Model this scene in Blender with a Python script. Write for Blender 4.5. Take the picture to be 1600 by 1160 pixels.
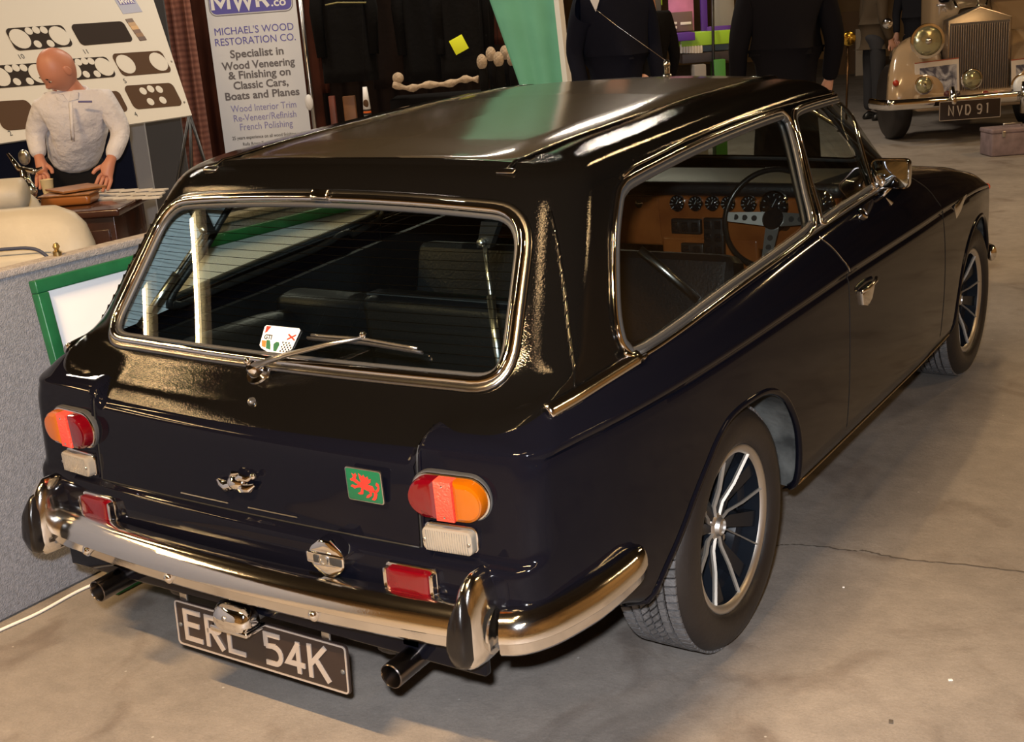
import bpy, bmesh, math, random
import numpy as np
from mathutils import Vector, Matrix, Euler
from mathutils.bvhtree import BVHTree

for o in list(bpy.data.objects): bpy.data.objects.remove(o)
scene = bpy.context.scene
COL = scene.collection
rnd = random.Random(7)

# ------------------------------------------------------------------ camera
cam_d = bpy.data.cameras.new('camera'); cam = bpy.data.objects.new('camera', cam_d); COL.objects.link(cam)
CP = Vector((1.89161, -2.51790, 1.52268))
F = Vector((-0.53728859, 0.79520339, -0.28102055)); R = Vector((0.83811186, 0.54065909, -0.07250004)); U = Vector((-0.09428403, 0.2744801, 0.95695935))
cam.matrix_world = Matrix(((R.x, U.x, -F.x, CP.x), (R.y, U.y, -F.y, CP.y), (R.z, U.z, -F.z, CP.z), (0, 0, 0, 1)))
cam_d.sensor_fit = 'HORIZONTAL'; cam_d.sensor_width = 36.0; cam_d.lens = 36.0 * 1930.93 / 1600.0
cam_d.clip_start = 0.05; cam_d.clip_end = 100
scene.camera = cam

# ------------------------------------------------------------------ world, lights, exposure
wd = bpy.data.worlds.new('hall_air'); scene.world = wd; wd.use_nodes = True
wd.node_tree.nodes['Background'].inputs[0].default_value = (1.0, 0.72, 0.42, 1); wd.node_tree.nodes['Background'].inputs[1].default_value = 0.05
scene.view_settings.view_transform = 'Standard'; scene.view_settings.look = 'None'
scene.view_settings.gamma = 1.0; scene.view_settings.use_curve_mapping = False
scene.view_settings.exposure = 0.0

def area_light(name, loc, target, sx, sy, power, color):
    d = bpy.data.lights.new(name, 'AREA'); d.shape = 'RECTANGLE'; d.size = sx; d.size_y = sy; d.energy = power; d.color = color
    o = bpy.data.objects.new(name, d); COL.objects.link(o); o.location = loc
    o.rotation_euler = (Vector(target) - Vector(loc)).to_track_quat('-Z', 'Y').to_euler(); return o
# camera flash, just beside the lens
area_light('camera_flash', CP + U * 0.12 - R * 0.06 - F * 0.03, CP + F * 4, 0.07, 0.05, 110, (0.93, 0.95, 1.0))
# the hall's ceiling strip lamps (their light; the lamps themselves are built further down)
WARM = (1.0, 0.64, 0.30); NEUTRAL = (1.0, 0.86, 0.70)
# (x, y), turn, length, height, watts
LAMPS = [((-4.3, -3.05), 90, 2.3, 3.5, 60), ((-5.25, -3.3), 90, 2.3, 3.5, 60), ((-4.93, -.97), 0, .28, 4.6, 10), ((-5.38, -.98), 0, .32, 4.6, 10), ((1.05, -2.2), 90, 1.2, 4.6, 25),
         ((.25, -3.6), 0, 1.5, 4.6, 520), ((-.1, 4.9), 90, 1.8, 4.6, 60), ((-3.2, 4.6), 90, 1.8, 4.6, 110), ((-4.0, 9.0), 90, 1.8, 4.6, 110), ((2.8, 8.6), 90, 1.8, 4.6, 90), ((6.2, 3.6), 90, 1.8, 4.6, 90), ((-6.8, 2.6), 90, 1.8, 4.6, 110), ((4.6, -5.0), 90, 1.8, 4.6, 60)]

# ------------------------------------------------------------------ helpers
def empty(name, loc=(0, 0, 0), rz=0.0, label=None, cat=None, group=None):
    o = bpy.data.objects.new(name, None); COL.objects.link(o); o.location = loc; o.rotation_euler = (0, 0, rz)
    tag(o, label, cat, group); return o
def tag(o, label=None, cat=None, group=None, kind=None):
    if label: o['label'] = label
    if cat: o['category'] = cat
    if group: o['group'] = group
    if kind: o['kind'] = kind
    return o
def link(name, me, m, parent=None, smooth=True):
    if m is not None:
        for mm in (m if isinstance(m, (list, tuple)) else [m]): me.materials.append(mm)
    if smooth: me.polygons.foreach_set('use_smooth', [True] * len(me.polygons))
    o = bpy.data.objects.new(name, me); COL.objects.link(o)
    if parent is not None: o.parent = parent
    return o
def mesh(name, V, Fc, m, parent=None, smooth=True, sharp=None):
    me = bpy.data.meshes.new(name); me.from_pydata([tuple(v) for v in V], [], [tuple(f) for f in Fc]); me.update()
    o = link(name, me, m, parent, smooth)
    if sharp is not None: me.set_sharp_from_angle(angle=math.radians(sharp))
    return o
class MB:
    """collects shapes into one mesh"""
    def __init__(s): s.V = []; s.F = []
    def add(s, V, Fc):
        n = len(s.V); s.V += [tuple(v) for v in V]; s.F += [tuple(i + n for i in f) for f in Fc]; return s
    def build(s, name, m, parent=None, smooth=True, sharp=35):
        return mesh(name, s.V, s.F, m, parent, smooth, sharp)
def xf(V, M): return [M @ Vector(v) for v in V]
def TR(loc=(0, 0, 0), rot=(0, 0, 0), sc=(1, 1, 1)):
    return Matrix.Translation(loc) @ Euler(rot).to_matrix().to_4x4() @ Matrix.Diagonal((*sc, 1))
def box(sx, sy, sz, bev=0.0, M=None, seg=2):
    bm = bmesh.new(); bmesh.ops.create_cube(bm, size=1); bmesh.ops.scale(bm, vec=(sx, sy, sz), verts=bm.verts)
    if bev > 0: bmesh.ops.bevel(bm, geom=bm.edges[:], offset=bev, segments=seg, profile=0.6, affect='EDGES')
    V = [v.co.copy() for v in bm.verts]; Fc = [[v.index for v in f.verts] for f in bm.faces]; bm.free()
    if M is not None: V = xf(V, M)
    return V, Fc
def lathe(prof, n=32, M=None, close=False):
    """prof: (radius, height) about Z"""
    V = []; Fc = []
    for (r, h) in prof:
        for i in range(n):
            a = 2 * math.pi * i / n; V.append((r * math.cos(a), r * math.sin(a), h))
    k = len(prof)
    for j in range(k - 1 if not close else k):
        for i in range(n):
            a = j * n + i; b = j * n + (i + 1) % n; j2 = (j + 1) % k
            Fc.append((a, b, j2 * n + (i + 1) % n, j2 * n + i))
    if not close:
        if prof[0][0] > 1e-6: Fc.append(tuple(range(n - 1, -1, -1)))
        if prof[-1][0] > 1e-6: Fc.append(tuple((k - 1) * n + i for i in range(n)))
    if M is not None: V = xf(V, M)
    return V, Fc
def catmull(P, n=6, closed=False):
    P = [Vector(p) for p in P]; out = []; m = len(P)
    for i in range(m if closed else m - 1):
        p0 = P[(i - 1) % m] if (closed or i > 0) else P[0] * 2 - P[1]
        p1 = P[i]; p2 = P[(i + 1) % m]
        p3 = P[(i + 2) % m] if (closed or i + 2 < m) else P[-1] * 2 - P[-2]
        for k in range(n):
            t = k / n
            out.append(0.5 * ((2 * p1) + (p2 - p0) * t + (2 * p0 - 5 * p1 + 4 * p2 - p3) * t * t + (3 * p1 - p0 - 3 * p2 + p3) * t ** 3))
    if not closed: out.append(P[-1])
    return out
def tube(P, r, n=10, closed=False, N=None, h=None, caps=True, prof=None, M=None):
    """sweep along P. N: surface normals (frame); r = half width along surface, h = half height along normal; r may be list"""
    P = [Vector(p) for p in P]; m = len(P); V = []; Fc = []
    up = None
    for i in range(m):
        a = P[(i - 1) % m] if (closed or i > 0) else P[i]; b = P[(i + 1) % m] if (closed or i < m - 1) else P[i]
        t = (b - a)
        t = t.normalized() if t.length > 1e-9 else Vector((0, 0, 1))
        if N is not None:
            nn = Vector(N[i]) if not isinstance(N, Vector) else N
            nn = (nn - t * nn.dot(t)).normalized()
        else:
            if up is None: up = Vector((0, 0, 1)) if abs(t.z) < 0.9 else Vector((1, 0, 0))
            nn = (up - t * up.dot(t)).normalized(); up = nn
        bb = t.cross(nn)
        ri = r[i] if isinstance(r, (list, tuple)) else r
        hi = (h[i] if isinstance(h, (list, tuple)) else h) if h is not None else ri
        if prof:
            for (u, w) in prof: V.append(P[i] + bb * (u * ri) + nn * (w * hi))
        else:
            for k in range(n):
                an = 2 * math.pi * k / n; V.append(P[i] + bb * (math.cos(an) * ri) + nn * (math.sin(an) * hi))
    kk = len(prof) if prof else n
    for i in range(m if closed else m - 1):
        for k in range(kk):
            a = i * kk + k; b = i * kk + (k + 1) % kk; i2 = (i + 1) % m
            Fc.append((a, i2 * kk + k, i2 * kk + (k + 1) % kk, b))
    if not closed and caps:
        Fc.append(tuple(range(kk))); Fc.append(tuple((m - 1) * kk + k for k in range(kk - 1, -1, -1)))
    if M is not None: V = xf(V, M)
    return V, Fc
def rrect(w, h, r, n=6):
    """rounded rectangle, centred, full sizes, ccw"""
    out = []
    for cx, cy, a0 in ((w/2-r, h/2-r, 0), (-w/2+r, h/2-r, 90), (-w/2+r, -h/2+r, 180), (w/2-r, -h/2+r, 270)):
        for k in range(n + 1):
            a = math.radians(a0 + 90 * k / n); out.append((cx + r * math.cos(a), cy + r * math.sin(a)))
    return out
def prism(poly, d, bev=0.0, M=None, dome=0.0):
    """poly in XY extruded to +Z by d, top edge chamfered by bev"""
    n = len(poly); c = Vector((sum(p[0] for p in poly) / n, sum(p[1] for p in poly) / n))
    rings = [(0, 0.0), (0, d - bev)]
    if bev > 0: rings += [(bev * 0.3, d - bev * 0.3), (bev, d)]
    V = []
    for ins, z in rings:
        for p in poly:
            v = Vector((p[0] - c.x, p[1] - c.y)); L = v.length
            v = v * ((L - ins) / L) if L > 1e-9 else v
            V.append((c.x + v.x, c.y + v.y, z))
    Fc = [tuple(range(n - 1, -1, -1))]
    for j in range(len(rings) - 1):
        for i in range(n): Fc.append((j * n + i, j * n + (i + 1) % n, (j + 1) * n + (i + 1) % n, (j + 1) * n + i))
    b = (len(rings) - 1) * n
    if dome > 0:
        prev = b
        for s, zz in ((0.75, 0.44), (0.45, 0.8), (0.15, 0.98)):
            k = len(V)
            for p in poly: V.append((c.x + (p[0] - c.x) * s, c.y + (p[1] - c.y) * s, d + dome * zz))
            for i in range(n): Fc.append((prev + i, prev + (i + 1) % n, k + (i + 1) % n, k + i))
            prev = k
        Fc.append(tuple(prev + i for i in range(n)))
    else: Fc.append(tuple(b + i for i in range(n)))
    if M is not None: V = xf(V, M)
    return V, Fc
def ball(r, M=None, u=20, v=12, sc=(1, 1, 1)):
    V = [(0, 0, r * sc[2])]; Fc = []
    for j in range(1, v):
        for i in range(u):
            a = 2 * math.pi * i / u; b = math.pi * j / v
            V.append((r * sc[0] * math.sin(b) * math.cos(a), r * sc[1] * math.sin(b) * math.sin(a), r * sc[2] * math.cos(b)))
    V.append((0, 0, -r * sc[2])); L = len(V) - 1
    for i in range(u): Fc.append((0, 1 + i, 1 + (i + 1) % u)); Fc.append((L, L - u + (i + 1) % u, L - u + i))
    for j in range(v - 2):
        for i in range(u):
            a = 1 + j * u + i; b = 1 + j * u + (i + 1) % u; Fc.append((a, a + u, b + u, b))
    if M is not None: V = xf(V, M)
    return V, Fc
def loft(rings, closed=True, caps=True):
    n = len(rings[0]); V = [v for r in rings for v in r]; Fc = []
    for j in range(len(rings) - 1):
        for i in range(n if closed else n - 1):
            Fc.append((j * n + i, j * n + (i + 1) % n, (j + 1) * n + (i + 1) % n, (j + 1) * n + i))
    if caps: Fc.append(tuple(range(n - 1, -1, -1))); Fc.append(tuple((len(rings) - 1) * n + i for i in range(n)))
    return V, Fc
def interp(x, T): return float(np.interp(x, [a for a, b in T], [b for a, b in T]))
def text(name, s, size, m, parent, M, ext=0.001, align='CENTER', sx=1.0, bold=0.0, spacing=1.0):
    c = bpy.data.curves.new(name, 'FONT'); c.body = s; c.size = size; c.extrude = ext; c.align_x = align; c.offset = bold; c.resolution_u = 3
    c.space_character = spacing
    tmp = bpy.data.objects.new('tmp', c); COL.objects.link(tmp)
    dg = bpy.context.evaluated_depsgraph_get(); me = bpy.data.meshes.new_from_object(tmp.evaluated_get(dg))
    bpy.data.objects.remove(tmp); bpy.data.curves.remove(c)
    me.transform(M @ Matrix.Diagonal((sx, 1, 1, 1))); me.name = name; me.materials.clear()
    return link(name, me, m, parent, smooth=False)

# ------------------------------------------------------------------ materials
def mat(name, col, rough=0.5, metal=0.0, bump=0.0, bscale=50.0, spec=0.5, coat=0.0, trans=0.0, emit=None, estr=0.0, var=0.0, vscale=5.0, bdetail=4.0, sheen=0.0, alpha=1.0, bdist=0.01, col2=None):
    m = bpy.data.materials.new(name); m.use_nodes = True; nt = m.node_tree; b = nt.nodes['Principled BSDF']; I = b.inputs
    I['Base Color'].default_value = (*col, 1); I['Roughness'].default_value = rough; I['Metallic'].default_value = metal
    I['Specular IOR Level'].default_value = spec; I['Coat Weight'].default_value = coat; I['Coat Roughness'].default_value = 0.03
    I['Transmission Weight'].default_value = trans; I['Alpha'].default_value = alpha
    if sheen: I['Sheen Weight'].default_value = sheen
    if emit: I['Emission Color'].default_value = (*emit, 1); I['Emission Strength'].default_value = estr
    tc = nt.nodes.new('ShaderNodeTexCoord')
    if bump > 0:
        n = nt.nodes.new('ShaderNodeTexNoise'); n.inputs['Scale'].default_value = bscale; n.inputs['Detail'].default_value = bdetail
        bp = nt.nodes.new('ShaderNodeBump'); bp.inputs['Strength'].default_value = bump; bp.inputs['Distance'].default_value = bdist
        nt.links.new(tc.outputs['Object'], n.inputs['Vector']); nt.links.new(n.outputs['Fac'], bp.inputs['Height']); nt.links.new(bp.outputs['Normal'], I['Normal'])
    if var > 0 or col2:
        n = nt.nodes.new('ShaderNodeTexNoise'); n.inputs['Scale'].default_value = vscale; n.inputs['Detail'].default_value = 6
        r = nt.nodes.new('ShaderNodeMix'); r.data_type = 'RGBA'
        c2 = col2 if col2 else tuple(c * (1 - var) for c in col); c1 = col if col2 else tuple(min(1, c * (1 + var)) for c in col)
        r.inputs[6].default_value = (*c2, 1); r.inputs[7].default_value = (*c1, 1)
        mr = nt.nodes.new('ShaderNodeMapRange'); mr.inputs[1].default_value = 0.35; mr.inputs[2].default_value = 0.65
        nt.links.new(tc.outputs['Object'], n.inputs['Vector']); nt.links.new(n.outputs['Fac'], mr.inputs[0]); nt.links.new(mr.outputs[0], r.inputs[0]); nt.links.new(r.outputs[2], I['Base Color'])
    return m
def glass_mat(name, tint=(0.8, 0.86, 0.84), refl=1.0, rough=0.01):
    """thin pane: see-through with the reflection of both faces, the same from either side"""
    m = bpy.data.materials.new(name); m.use_nodes = True; nt = m.node_tree; nt.nodes.clear(); N = nt.nodes.new; L = nt.links.new
    out = N('ShaderNodeOutputMaterial'); mx = N('ShaderNodeMixShader'); t = N('ShaderNodeBsdfTransparent'); g = N('ShaderNodeBsdfGlossy'); geo = N('ShaderNodeNewGeometry')
    dt = N('ShaderNodeVectorMath'); dt.operation = 'DOT_PRODUCT'; L(geo.outputs['Incoming'], dt.inputs[0]); L(geo.outputs['Normal'], dt.inputs[1])
    def mth(op, a, b_=None):
        x = N('ShaderNodeMath'); x.operation = op
        for k, v in enumerate((a, b_)):
            if v is None: continue
            if isinstance(v, float): x.inputs[k].default_value = v
            else: L(v, x.inputs[k])
        return x.outputs[0]
    s = mth('MULTIPLY_ADD', mth('POWER', mth('SUBTRACT', 1.0, mth('ABSOLUTE', dt.outputs['Value'])), 5.0), .90); s.node.inputs[2].default_value = .085
    s = mth('MULTIPLY', s, refl)
    t.inputs[0].default_value = (*tint, 1); g.inputs['Roughness'].default_value = rough; g.inputs['Color'].default_value = (1, 1, 1, 1)
    L(s, mx.inputs[0]); L(t.outputs[0], mx.inputs[1]); L(g.outputs[0], mx.inputs[2]); L(mx.outputs[0], out.inputs[0])
    return m
PAINT = mat('black_paint', (0.004, 0.004, 0.007), 0.06, spec=0.17)
VINYL = mat('pebbled_black_paint', (0.004, 0.0035, 0.003), 0.05, bump=0.17, bscale=300, spec=0.30, bdetail=2, bdist=0.0013)
ROOFM = mat('satin_black_roof', (0.050, 0.042, 0.030), 0.13, bump=0.03, bscale=60, spec=1.0, bdist=0.002)
CHROME = mat('chrome', (0.86, 0.85, 0.84), 0.05, 1.0)
CHROME2 = mat('pitted_chrome', (0.85, 0.83, 0.80), 0.10, 1.0, bump=0.10, bscale=300, bdist=0.001)
STEEL = mat('brushed_steel', (0.55, 0.54, 0.52), 0.28, 1.0)
ALLOY = mat('polished_alloy', (0.60, 0.58, 0.55), 0.42, 1.0)
RUBBER = mat('black_rubber', (0.018, 0.016, 0.015), 0.55, bump=0.2, bscale=80)
SATIN = mat('satin_trim', (0.30, 0.29, 0.28), 0.22, 1.0)
SEAL = mat('grey_rubber_seal', (0.045, 0.045, 0.045), 0.35)
TYRE = mat('tyre_side', (0.013, 0.010, 0.009), 0.45, bump=0.1, bscale=60, var=0.2)
TREAD = mat('tyre_tread', (0.12, 0.118, 0.12), 0.85, bump=0.4, bscale=150, var=0.25, vscale=40)
WHEELB = mat('wheel_black', (0.008, 0.010, 0.014), 0.20, spec=0.25)
SPOKE = mat('spoke_metal', (0.36, 0.33, 0.29), 0.5, 0.6)
GLASS = glass_mat('window_glass', (0.74, 0.84, 0.82), 1.15)
GLASSD = glass_mat('side_window_glass', (0.74, 0.78, 0.74), 1.3)
INT = mat('black_interior_vinyl', (0.007, 0.007, 0.008), 0.40, bump=0.15, bscale=120)
CARPET = mat('black_carpet', (0.014, 0.013, 0.014), 0.9, bump=0.5, bscale=300)
WOOD = mat('walnut_veneer', (0.28, 0.085, 0.02), 0.22, coat=0.5, col2=(0.17, 0.045, 0.012), vscale=9)
WELL = mat('muddy_wheel_arch', (0.10, 0.105, 0.10), 0.8, bump=0.5, bscale=20, col2=(0.02, 0.022, 0.022), vscale=14)
REDL = mat('red_lens', (0.11, 0.001, 0.004), 0.08, coat=1.0, bump=0.25, bscale=90, bdist=0.003)
REDR = mat('red_reflector', (0.85, 0.07, 0.04), 0.18, bump=0.9, bscale=220, bdist=0.004, coat=0.6)
AMBER = mat('amber_lens', (0.36, 0.085, 0.001), 0.08, coat=1.0, bump=0.2, bscale=70, bdist=0.003)
CLEARL = mat('clear_ribbed_lens', (0.36, 0.32, 0.26), 0.12, coat=1.0, bump=0.5, bscale=60, bdist=0.004, metal=.35)
PLATEB = mat('plate_black', (0.022, 0.014, 0.012), 0.35)
PLATES = mat('plate_silver', (0.42, 0.37, 0.33), 0.4, 0.3)
WHITEP = mat('white_print', (0.78, 0.78, 0.78), 0.5)
REDP = mat('red_enamel', (0.52, 0.03, 0.02), 0.3)
GREENP = mat('green_enamel', (0.006, 0.10, 0.04), 0.3)
BLACKP = mat('black_print', (0.02, 0.02, 0.02), 0.5)
DARKGL = mat('gauge_face', (0.008, 0.009, 0.011), 0.08, coat=1)
HEATER = mat('heater_wire', (0.004, 0.003, 0.002), 0.8, spec=0.0)

# ------------------------------------------------------------------ the hall
def floor_mat():
    m = bpy.data.materials.new('worn_concrete'); m.use_nodes = True; nt = m.node_tree; b = nt.nodes['Principled BSDF']; L = nt.links.new
    tc = nt.nodes.new('ShaderNodeTexCoord')
    def noise(sc, det, rg=0.6, dist=0.0):
        n = nt.nodes.new('ShaderNodeTexNoise'); n.inputs['Scale'].default_value = sc; n.inputs['Detail'].default_value = det; n.inputs['Roughness'].default_value = rg; n.inputs['Distortion'].default_value = dist
        L(tc.outputs['Object'], n.inputs['Vector']); return n
    def ramp(src, lo, hi, c1, c2):
        r = nt.nodes.new('ShaderNodeValToRGB'); r.color_ramp.elements[0].position = lo; r.color_ramp.elements[1].position = hi
        r.color_ramp.elements[0].color = (*c1, 1); r.color_ramp.elements[1].color = (*c2, 1); L(src, r.inputs[0]); return r
    def mul(a, c, f=1.0):
        x = nt.nodes.new('ShaderNodeMix'); x.data_type = 'RGBA'; x.blend_type = 'MULTIPLY'; x.inputs[0].default_value = f; L(a, x.inputs[6]); L(c, x.inputs[7]); return x.outputs[2]
    base = ramp(noise(1.3, 8, 0.62, 0.6).outputs['Fac'], 0.3, 0.72, (0.20, 0.180, 0.163), (0.32, 0.292, 0.265))
    fine = ramp(noise(14, 8, 0.7).outputs['Fac'], 0.25, 0.75, (0.80, 0.79, 0.78), (1.12, 1.10, 1.08))
    grit = ramp(noise(160, 4, 0.7).outputs['Fac'], 0.3, 0.7, (0.86, 0.86, 0.86), (1.08, 1.08, 1.08))
    st = ramp(noise(2.6, 4, 0.5, 1.5).outputs['Fac'], 0.56, 0.70, (1, 1, 1), (0.72, 0.68, 0.66))
    c = mul(mul(mul(base.outputs[0], fine.outputs[0]), grit.outputs[0]), st.outputs[0])
    sp = nt.nodes.new('ShaderNodeTexVoronoi'); sp.inputs['Scale'].default_value = 9; L(tc.outputs['Object'], sp.inputs['Vector'])
    spr = ramp(sp.outputs['Distance'], 0.02, 0.035, (1, 1, 1), (0, 0, 0)); x = nt.nodes.new('ShaderNodeMix'); x.data_type = 'RGBA'; L(spr.outputs[0], x.inputs[0]); L(c, x.inputs[6]); x.inputs[7].default_value = (0.42, 0.40, 0.37, 1)
    L(x.outputs[2], b.inputs['Base Color']); b.inputs['Roughness'].default_value = 0.62
    bp = nt.nodes.new('ShaderNodeBump'); bp.inputs['Strength'].default_value = 0.25; bp.inputs['Distance'].default_value = 0.01
    L(noise(60, 6, 0.7).outputs['Fac'], bp.inputs['Height']); L(bp.outputs['Normal'], b.inputs['Normal'])
    return m
HX0, HX1, HY0, HY1, HZ = -13.0, 8.0, -9.0, 24.0, 6.0
V, Fc = box(HX1 - HX0, HY1 - HY0, 0.2, M=TR(((HX0 + HX1) / 2, (HY0 + HY1) / 2, -0.1)))
tag(mesh('floor', V, Fc, floor_mat(), smooth=False), kind='structure')
CEIL = mat('dark_hall_roof', (0.03, 0.022, 0.014), 0.8, var=0.4, vscale=0.6)
WALLM = mat('brown_hall_wall', (0.32, 0.21, 0.10), 0.8, var=0.3, vscale=0.8)
V, Fc = box(HX1 - HX0, HY1 - HY0, 0.2, M=TR(((HX0 + HX1) / 2, (HY0 + HY1) / 2, HZ + 0.1)))
tag(mesh('ceiling', V, Fc, CEIL, smooth=False), kind='structure')
for nm, c, s in (('wall_north', ((HX0+HX1)/2, HY1+.1, HZ/2), (HX1-HX0, .2, HZ)), ('wall_south', ((HX0+HX1)/2, HY0-.1, HZ/2), (HX1-HX0, .2, HZ)),
                 ('wall_east', (HX1+.1, (HY0+HY1)/2, HZ/2), (.2, HY1-HY0+.4, HZ)), ('wall_west', (HX0-.1, (HY0+HY1)/2, HZ/2), (.2, HY1-HY0+.4, HZ))):
    V, Fc = box(*s, M=TR(c)); tag(mesh(nm, V, Fc, WALLM, smooth=False), kind='structure')
TUBEM = mat('lamp_tube', (1, 0.9, 0.7), 0.3, emit=(1.0, 0.80, 0.42), estr=6.0)
LAMPW = mat('lamp_housing', (0.5, 0.48, 0.42), 0.5)
for i, ((lx, ly), rz, ln, lz, watts) in enumerate(LAMPS):
    lp = empty('strip_lamp', (lx, ly, lz), math.radians(rz), 'long warm strip lamp hanging from the hall roof', 'lamp', 'strip lamps under the hall roof')
    V, Fc = box(ln, 0.16, 0.05, 0.01, TR((0, 0, 0.06))); mesh('housing', V, Fc, LAMPW, lp)
    mb = MB()
    for s in (-1, 1): mb.add(*tube([(s * ln / 2 * .97, 0.0, 0.04), (s * ln / 2 * .97, 0.0, HZ - lz)], 0.004, 6))
    mb.build('hanging_wire', STEEL, lp)
    V, Fc = tube([(-ln / 2, 0, 0), (ln / 2, 0, 0)], 0.020, 10); mesh('lamp_tube', V, Fc, TUBEM, lp)
    a = area_light('strip_lamp_light', (lx, ly, lz - 0.022), (lx, ly, 0), ln, 0.055, watts, NEUTRAL if (lx, ly) in ((-3.2, 4.6), (-4.0, 9.0), (-6.8, 2.6)) else WARM)
    a.rotation_euler = (0, 0, math.radians(rz))
# ------------------------------------------------------------------ the estate car (car's right = +X, forward = +Y, rear axle at Y 0)
car = empty('estate_car', (0, 0, 0), 0, 'glossy black two-door estate car seen from behind, chrome bumpers, plate ERL 54K', 'car')
WY = [(-.85, .70), (-.7, .745), (-.55, .78), (-.3, .805), (0, .815), (.5, .82), (1.5, .82), (2, .81), (2.4, .79), (2.9, .73)]
RIDGE = [(-.80, .720), (-.69, .742), (-.45, .748), (0, .756), (.75, .768), (1.8, .765), (2.36, .742), (2.9, .67)]
ZWT = [(-.75, .785), (-.42, .812), (-.1, .835), (.3, .862), (.66, .885), (1.1, .905), (1.5, .915), (2.2, .84), (2.9, .72)]
ZTT = [(-.4, 1.165), (-.1, 1.195), (.2, 1.210), (.6, 1.228), (1.0, 1.236), (1.25, 1.232), (1.45, 1.215)]
def smooth_tab(T):
    xs = [a for a, b in T]
    def f(x):
        w = 0; s = 0
        for k in range(-4, 5):
            g = math.exp(-k * k / 6); s += g * interp(x + k * .05, T); w += g
        return s / w
    return f
Wf, Rf, Zwf, Ztf = smooth_tab(WY), smooth_tab(RIDGE), smooth_tab(ZWT), smooth_tab(ZTT)
def sstep(x, a, b):
    t = min(1, max(0, (x - a) / (b - a))); return t * t * (3 - 2 * t)
def halfloop(w, yr, yf, rr, rf, bow, bowf, nr, nc, ns, nf):
    """rear centre -> right side -> front centre ; returns (x,y,weight_rear,weight_front)"""
    out = []
    rr = min(rr, w * .98); rf = min(rf, w * .98)
    for i in range(nr): out.append(((w - rr) * i / nr, yr, 1, 0))
    for i in range(nc):
        a = math.pi / 2 * i / nc; out.append((w - rr + rr * math.sin(a), yr + rr * (1 - math.cos(a)), (1 - i / nc), 0))
    for i in range(ns): out.append((w, yr + rr + (yf - rf - yr - rr) * i / ns, 0, 0))
    for i in range(nc):
        a = math.pi / 2 * i / nc; out.append((w - rf + rf * math.cos(a), yf - rf + rf * math.sin(a), 0, i / nc))
    for i in range(nf + 1): out.append(((w - rf) * (1 - i / nf), yf, 0, 1))
    res = []
    for x, y, a, b in out:
        u = min(1, abs(x) / w)
        if y < .5: y += bow * u * u * max(0, 1 - (y - yr) / .4) 
        else: y -= bowf * u * u * max(0, 1 - (yf - y) / .4)
        res.append((x, y, a, b))
    return res
NR, NC, NS, NF = 64, 14, 260, 24
def level_interp(levels, sub):
    """levels: list of tuples of floats -> catmull densified"""
    L = [np.array(l, float) for l in levels]; out = []
    for i in range(len(L) - 1):
        p0 = L[i - 1] if i else 2 * L[0] - L[1]; p1, p2 = L[i], L[i + 1]; p3 = L[i + 2] if i + 2 < len(L) else 2 * L[-1] - L[-2]
        s = sub[i] if isinstance(sub, (list, tuple)) else sub
        for k in range(s):
            t = k / s; out.append(0.5 * ((2 * p1) + (p2 - p0) * t + (2 * p0 - 5 * p1 + 4 * p2 - p3) * t * t + (3 * p1 - p0 - 3 * p2 + p3) * t ** 3))
    out.append(L[-1]); return out
def grid_mesh(loops):
    """loops of half-loops (lists of Vector, x>=0, first/last on centre) -> full verts/faces, mirrored"""
    n = len(loops[0]); V = []; 
    for lp in loops:
        V += [Vector(v) for v in lp] + [Vector((-v[0], v[1], v[2])) for v in lp[-2:0:-1]]
    m = 2 * n - 2; Fc = []
    for j in range(len(loops) - 1):
        for i in range(m): Fc.append((j * m + i, j * m + (i + 1) % m, (j + 1) * m + (i + 1) % m, (j + 1) * m + i))
    return V, Fc
# ---- lower body
def rear_lip(x, base):  # the fenders stand higher than the lid
    return base + .036 * sstep(abs(x), .455, .49)
# (inset, side z code a*ridge + b*waist + c, rear y, rear z, lip weight, front y, front z, rear r)
LB = [(.055, 0, 0, .255, -.770, .340, 0, 2.80, .30, .08), (.020, 0, 0, .270, -.795, .345, 0, 2.84, .32, .08), (.003, 0, 0, .310, -.808, .375, 0, 2.87, .36, .07),
      (-.004, 0, 0, .420, -.814, .455, 0, 2.90, .45, .06), (-.005, 0, 0, .500, -.815, .500, 0, 2.90, .50, .055), (-.005, 0, 0, .525, -.806, .514, 0, 2.91, .53, .05), (-.005, 0, 0, .545, -.793, .524, 0, 2.91, .55, .05),
      (-.004, 0, 0, .62, -.789, .58, 0, 2.92, .60, .05), (-.001, .5, 0, .345, -.784, .655, .5, 2.92, .64, .05), (.005, 1, 0, -.016, -.779, .688, 1, 2.91, .66, .055), (-.002, 1, 0, 0.002, -.772, .701, 1, 2.90, .68, .06), (.013, .78, .22, 0.002, -.763, .709, 1, 2.88, .70, .07), (.036, .40, .60, 0.0, -.752, .715, 1, 2.84, .715, .08),
      (.066, .12, .88, 0, -.742, .722, .9, 2.80, .73, .09), (.092, 0, 1, -.003, -.725, .73, .8, 2.76, .735, .10), (.125, 0, 1, .006, -.69, .735, .8, 2.70, .745, .10)]
LBd = level_interp(LB, [2, 2, 4, 4, 2, 2, 4, 5, 3, 3, 3, 3, 3, 3, 2])
loops = []
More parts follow.
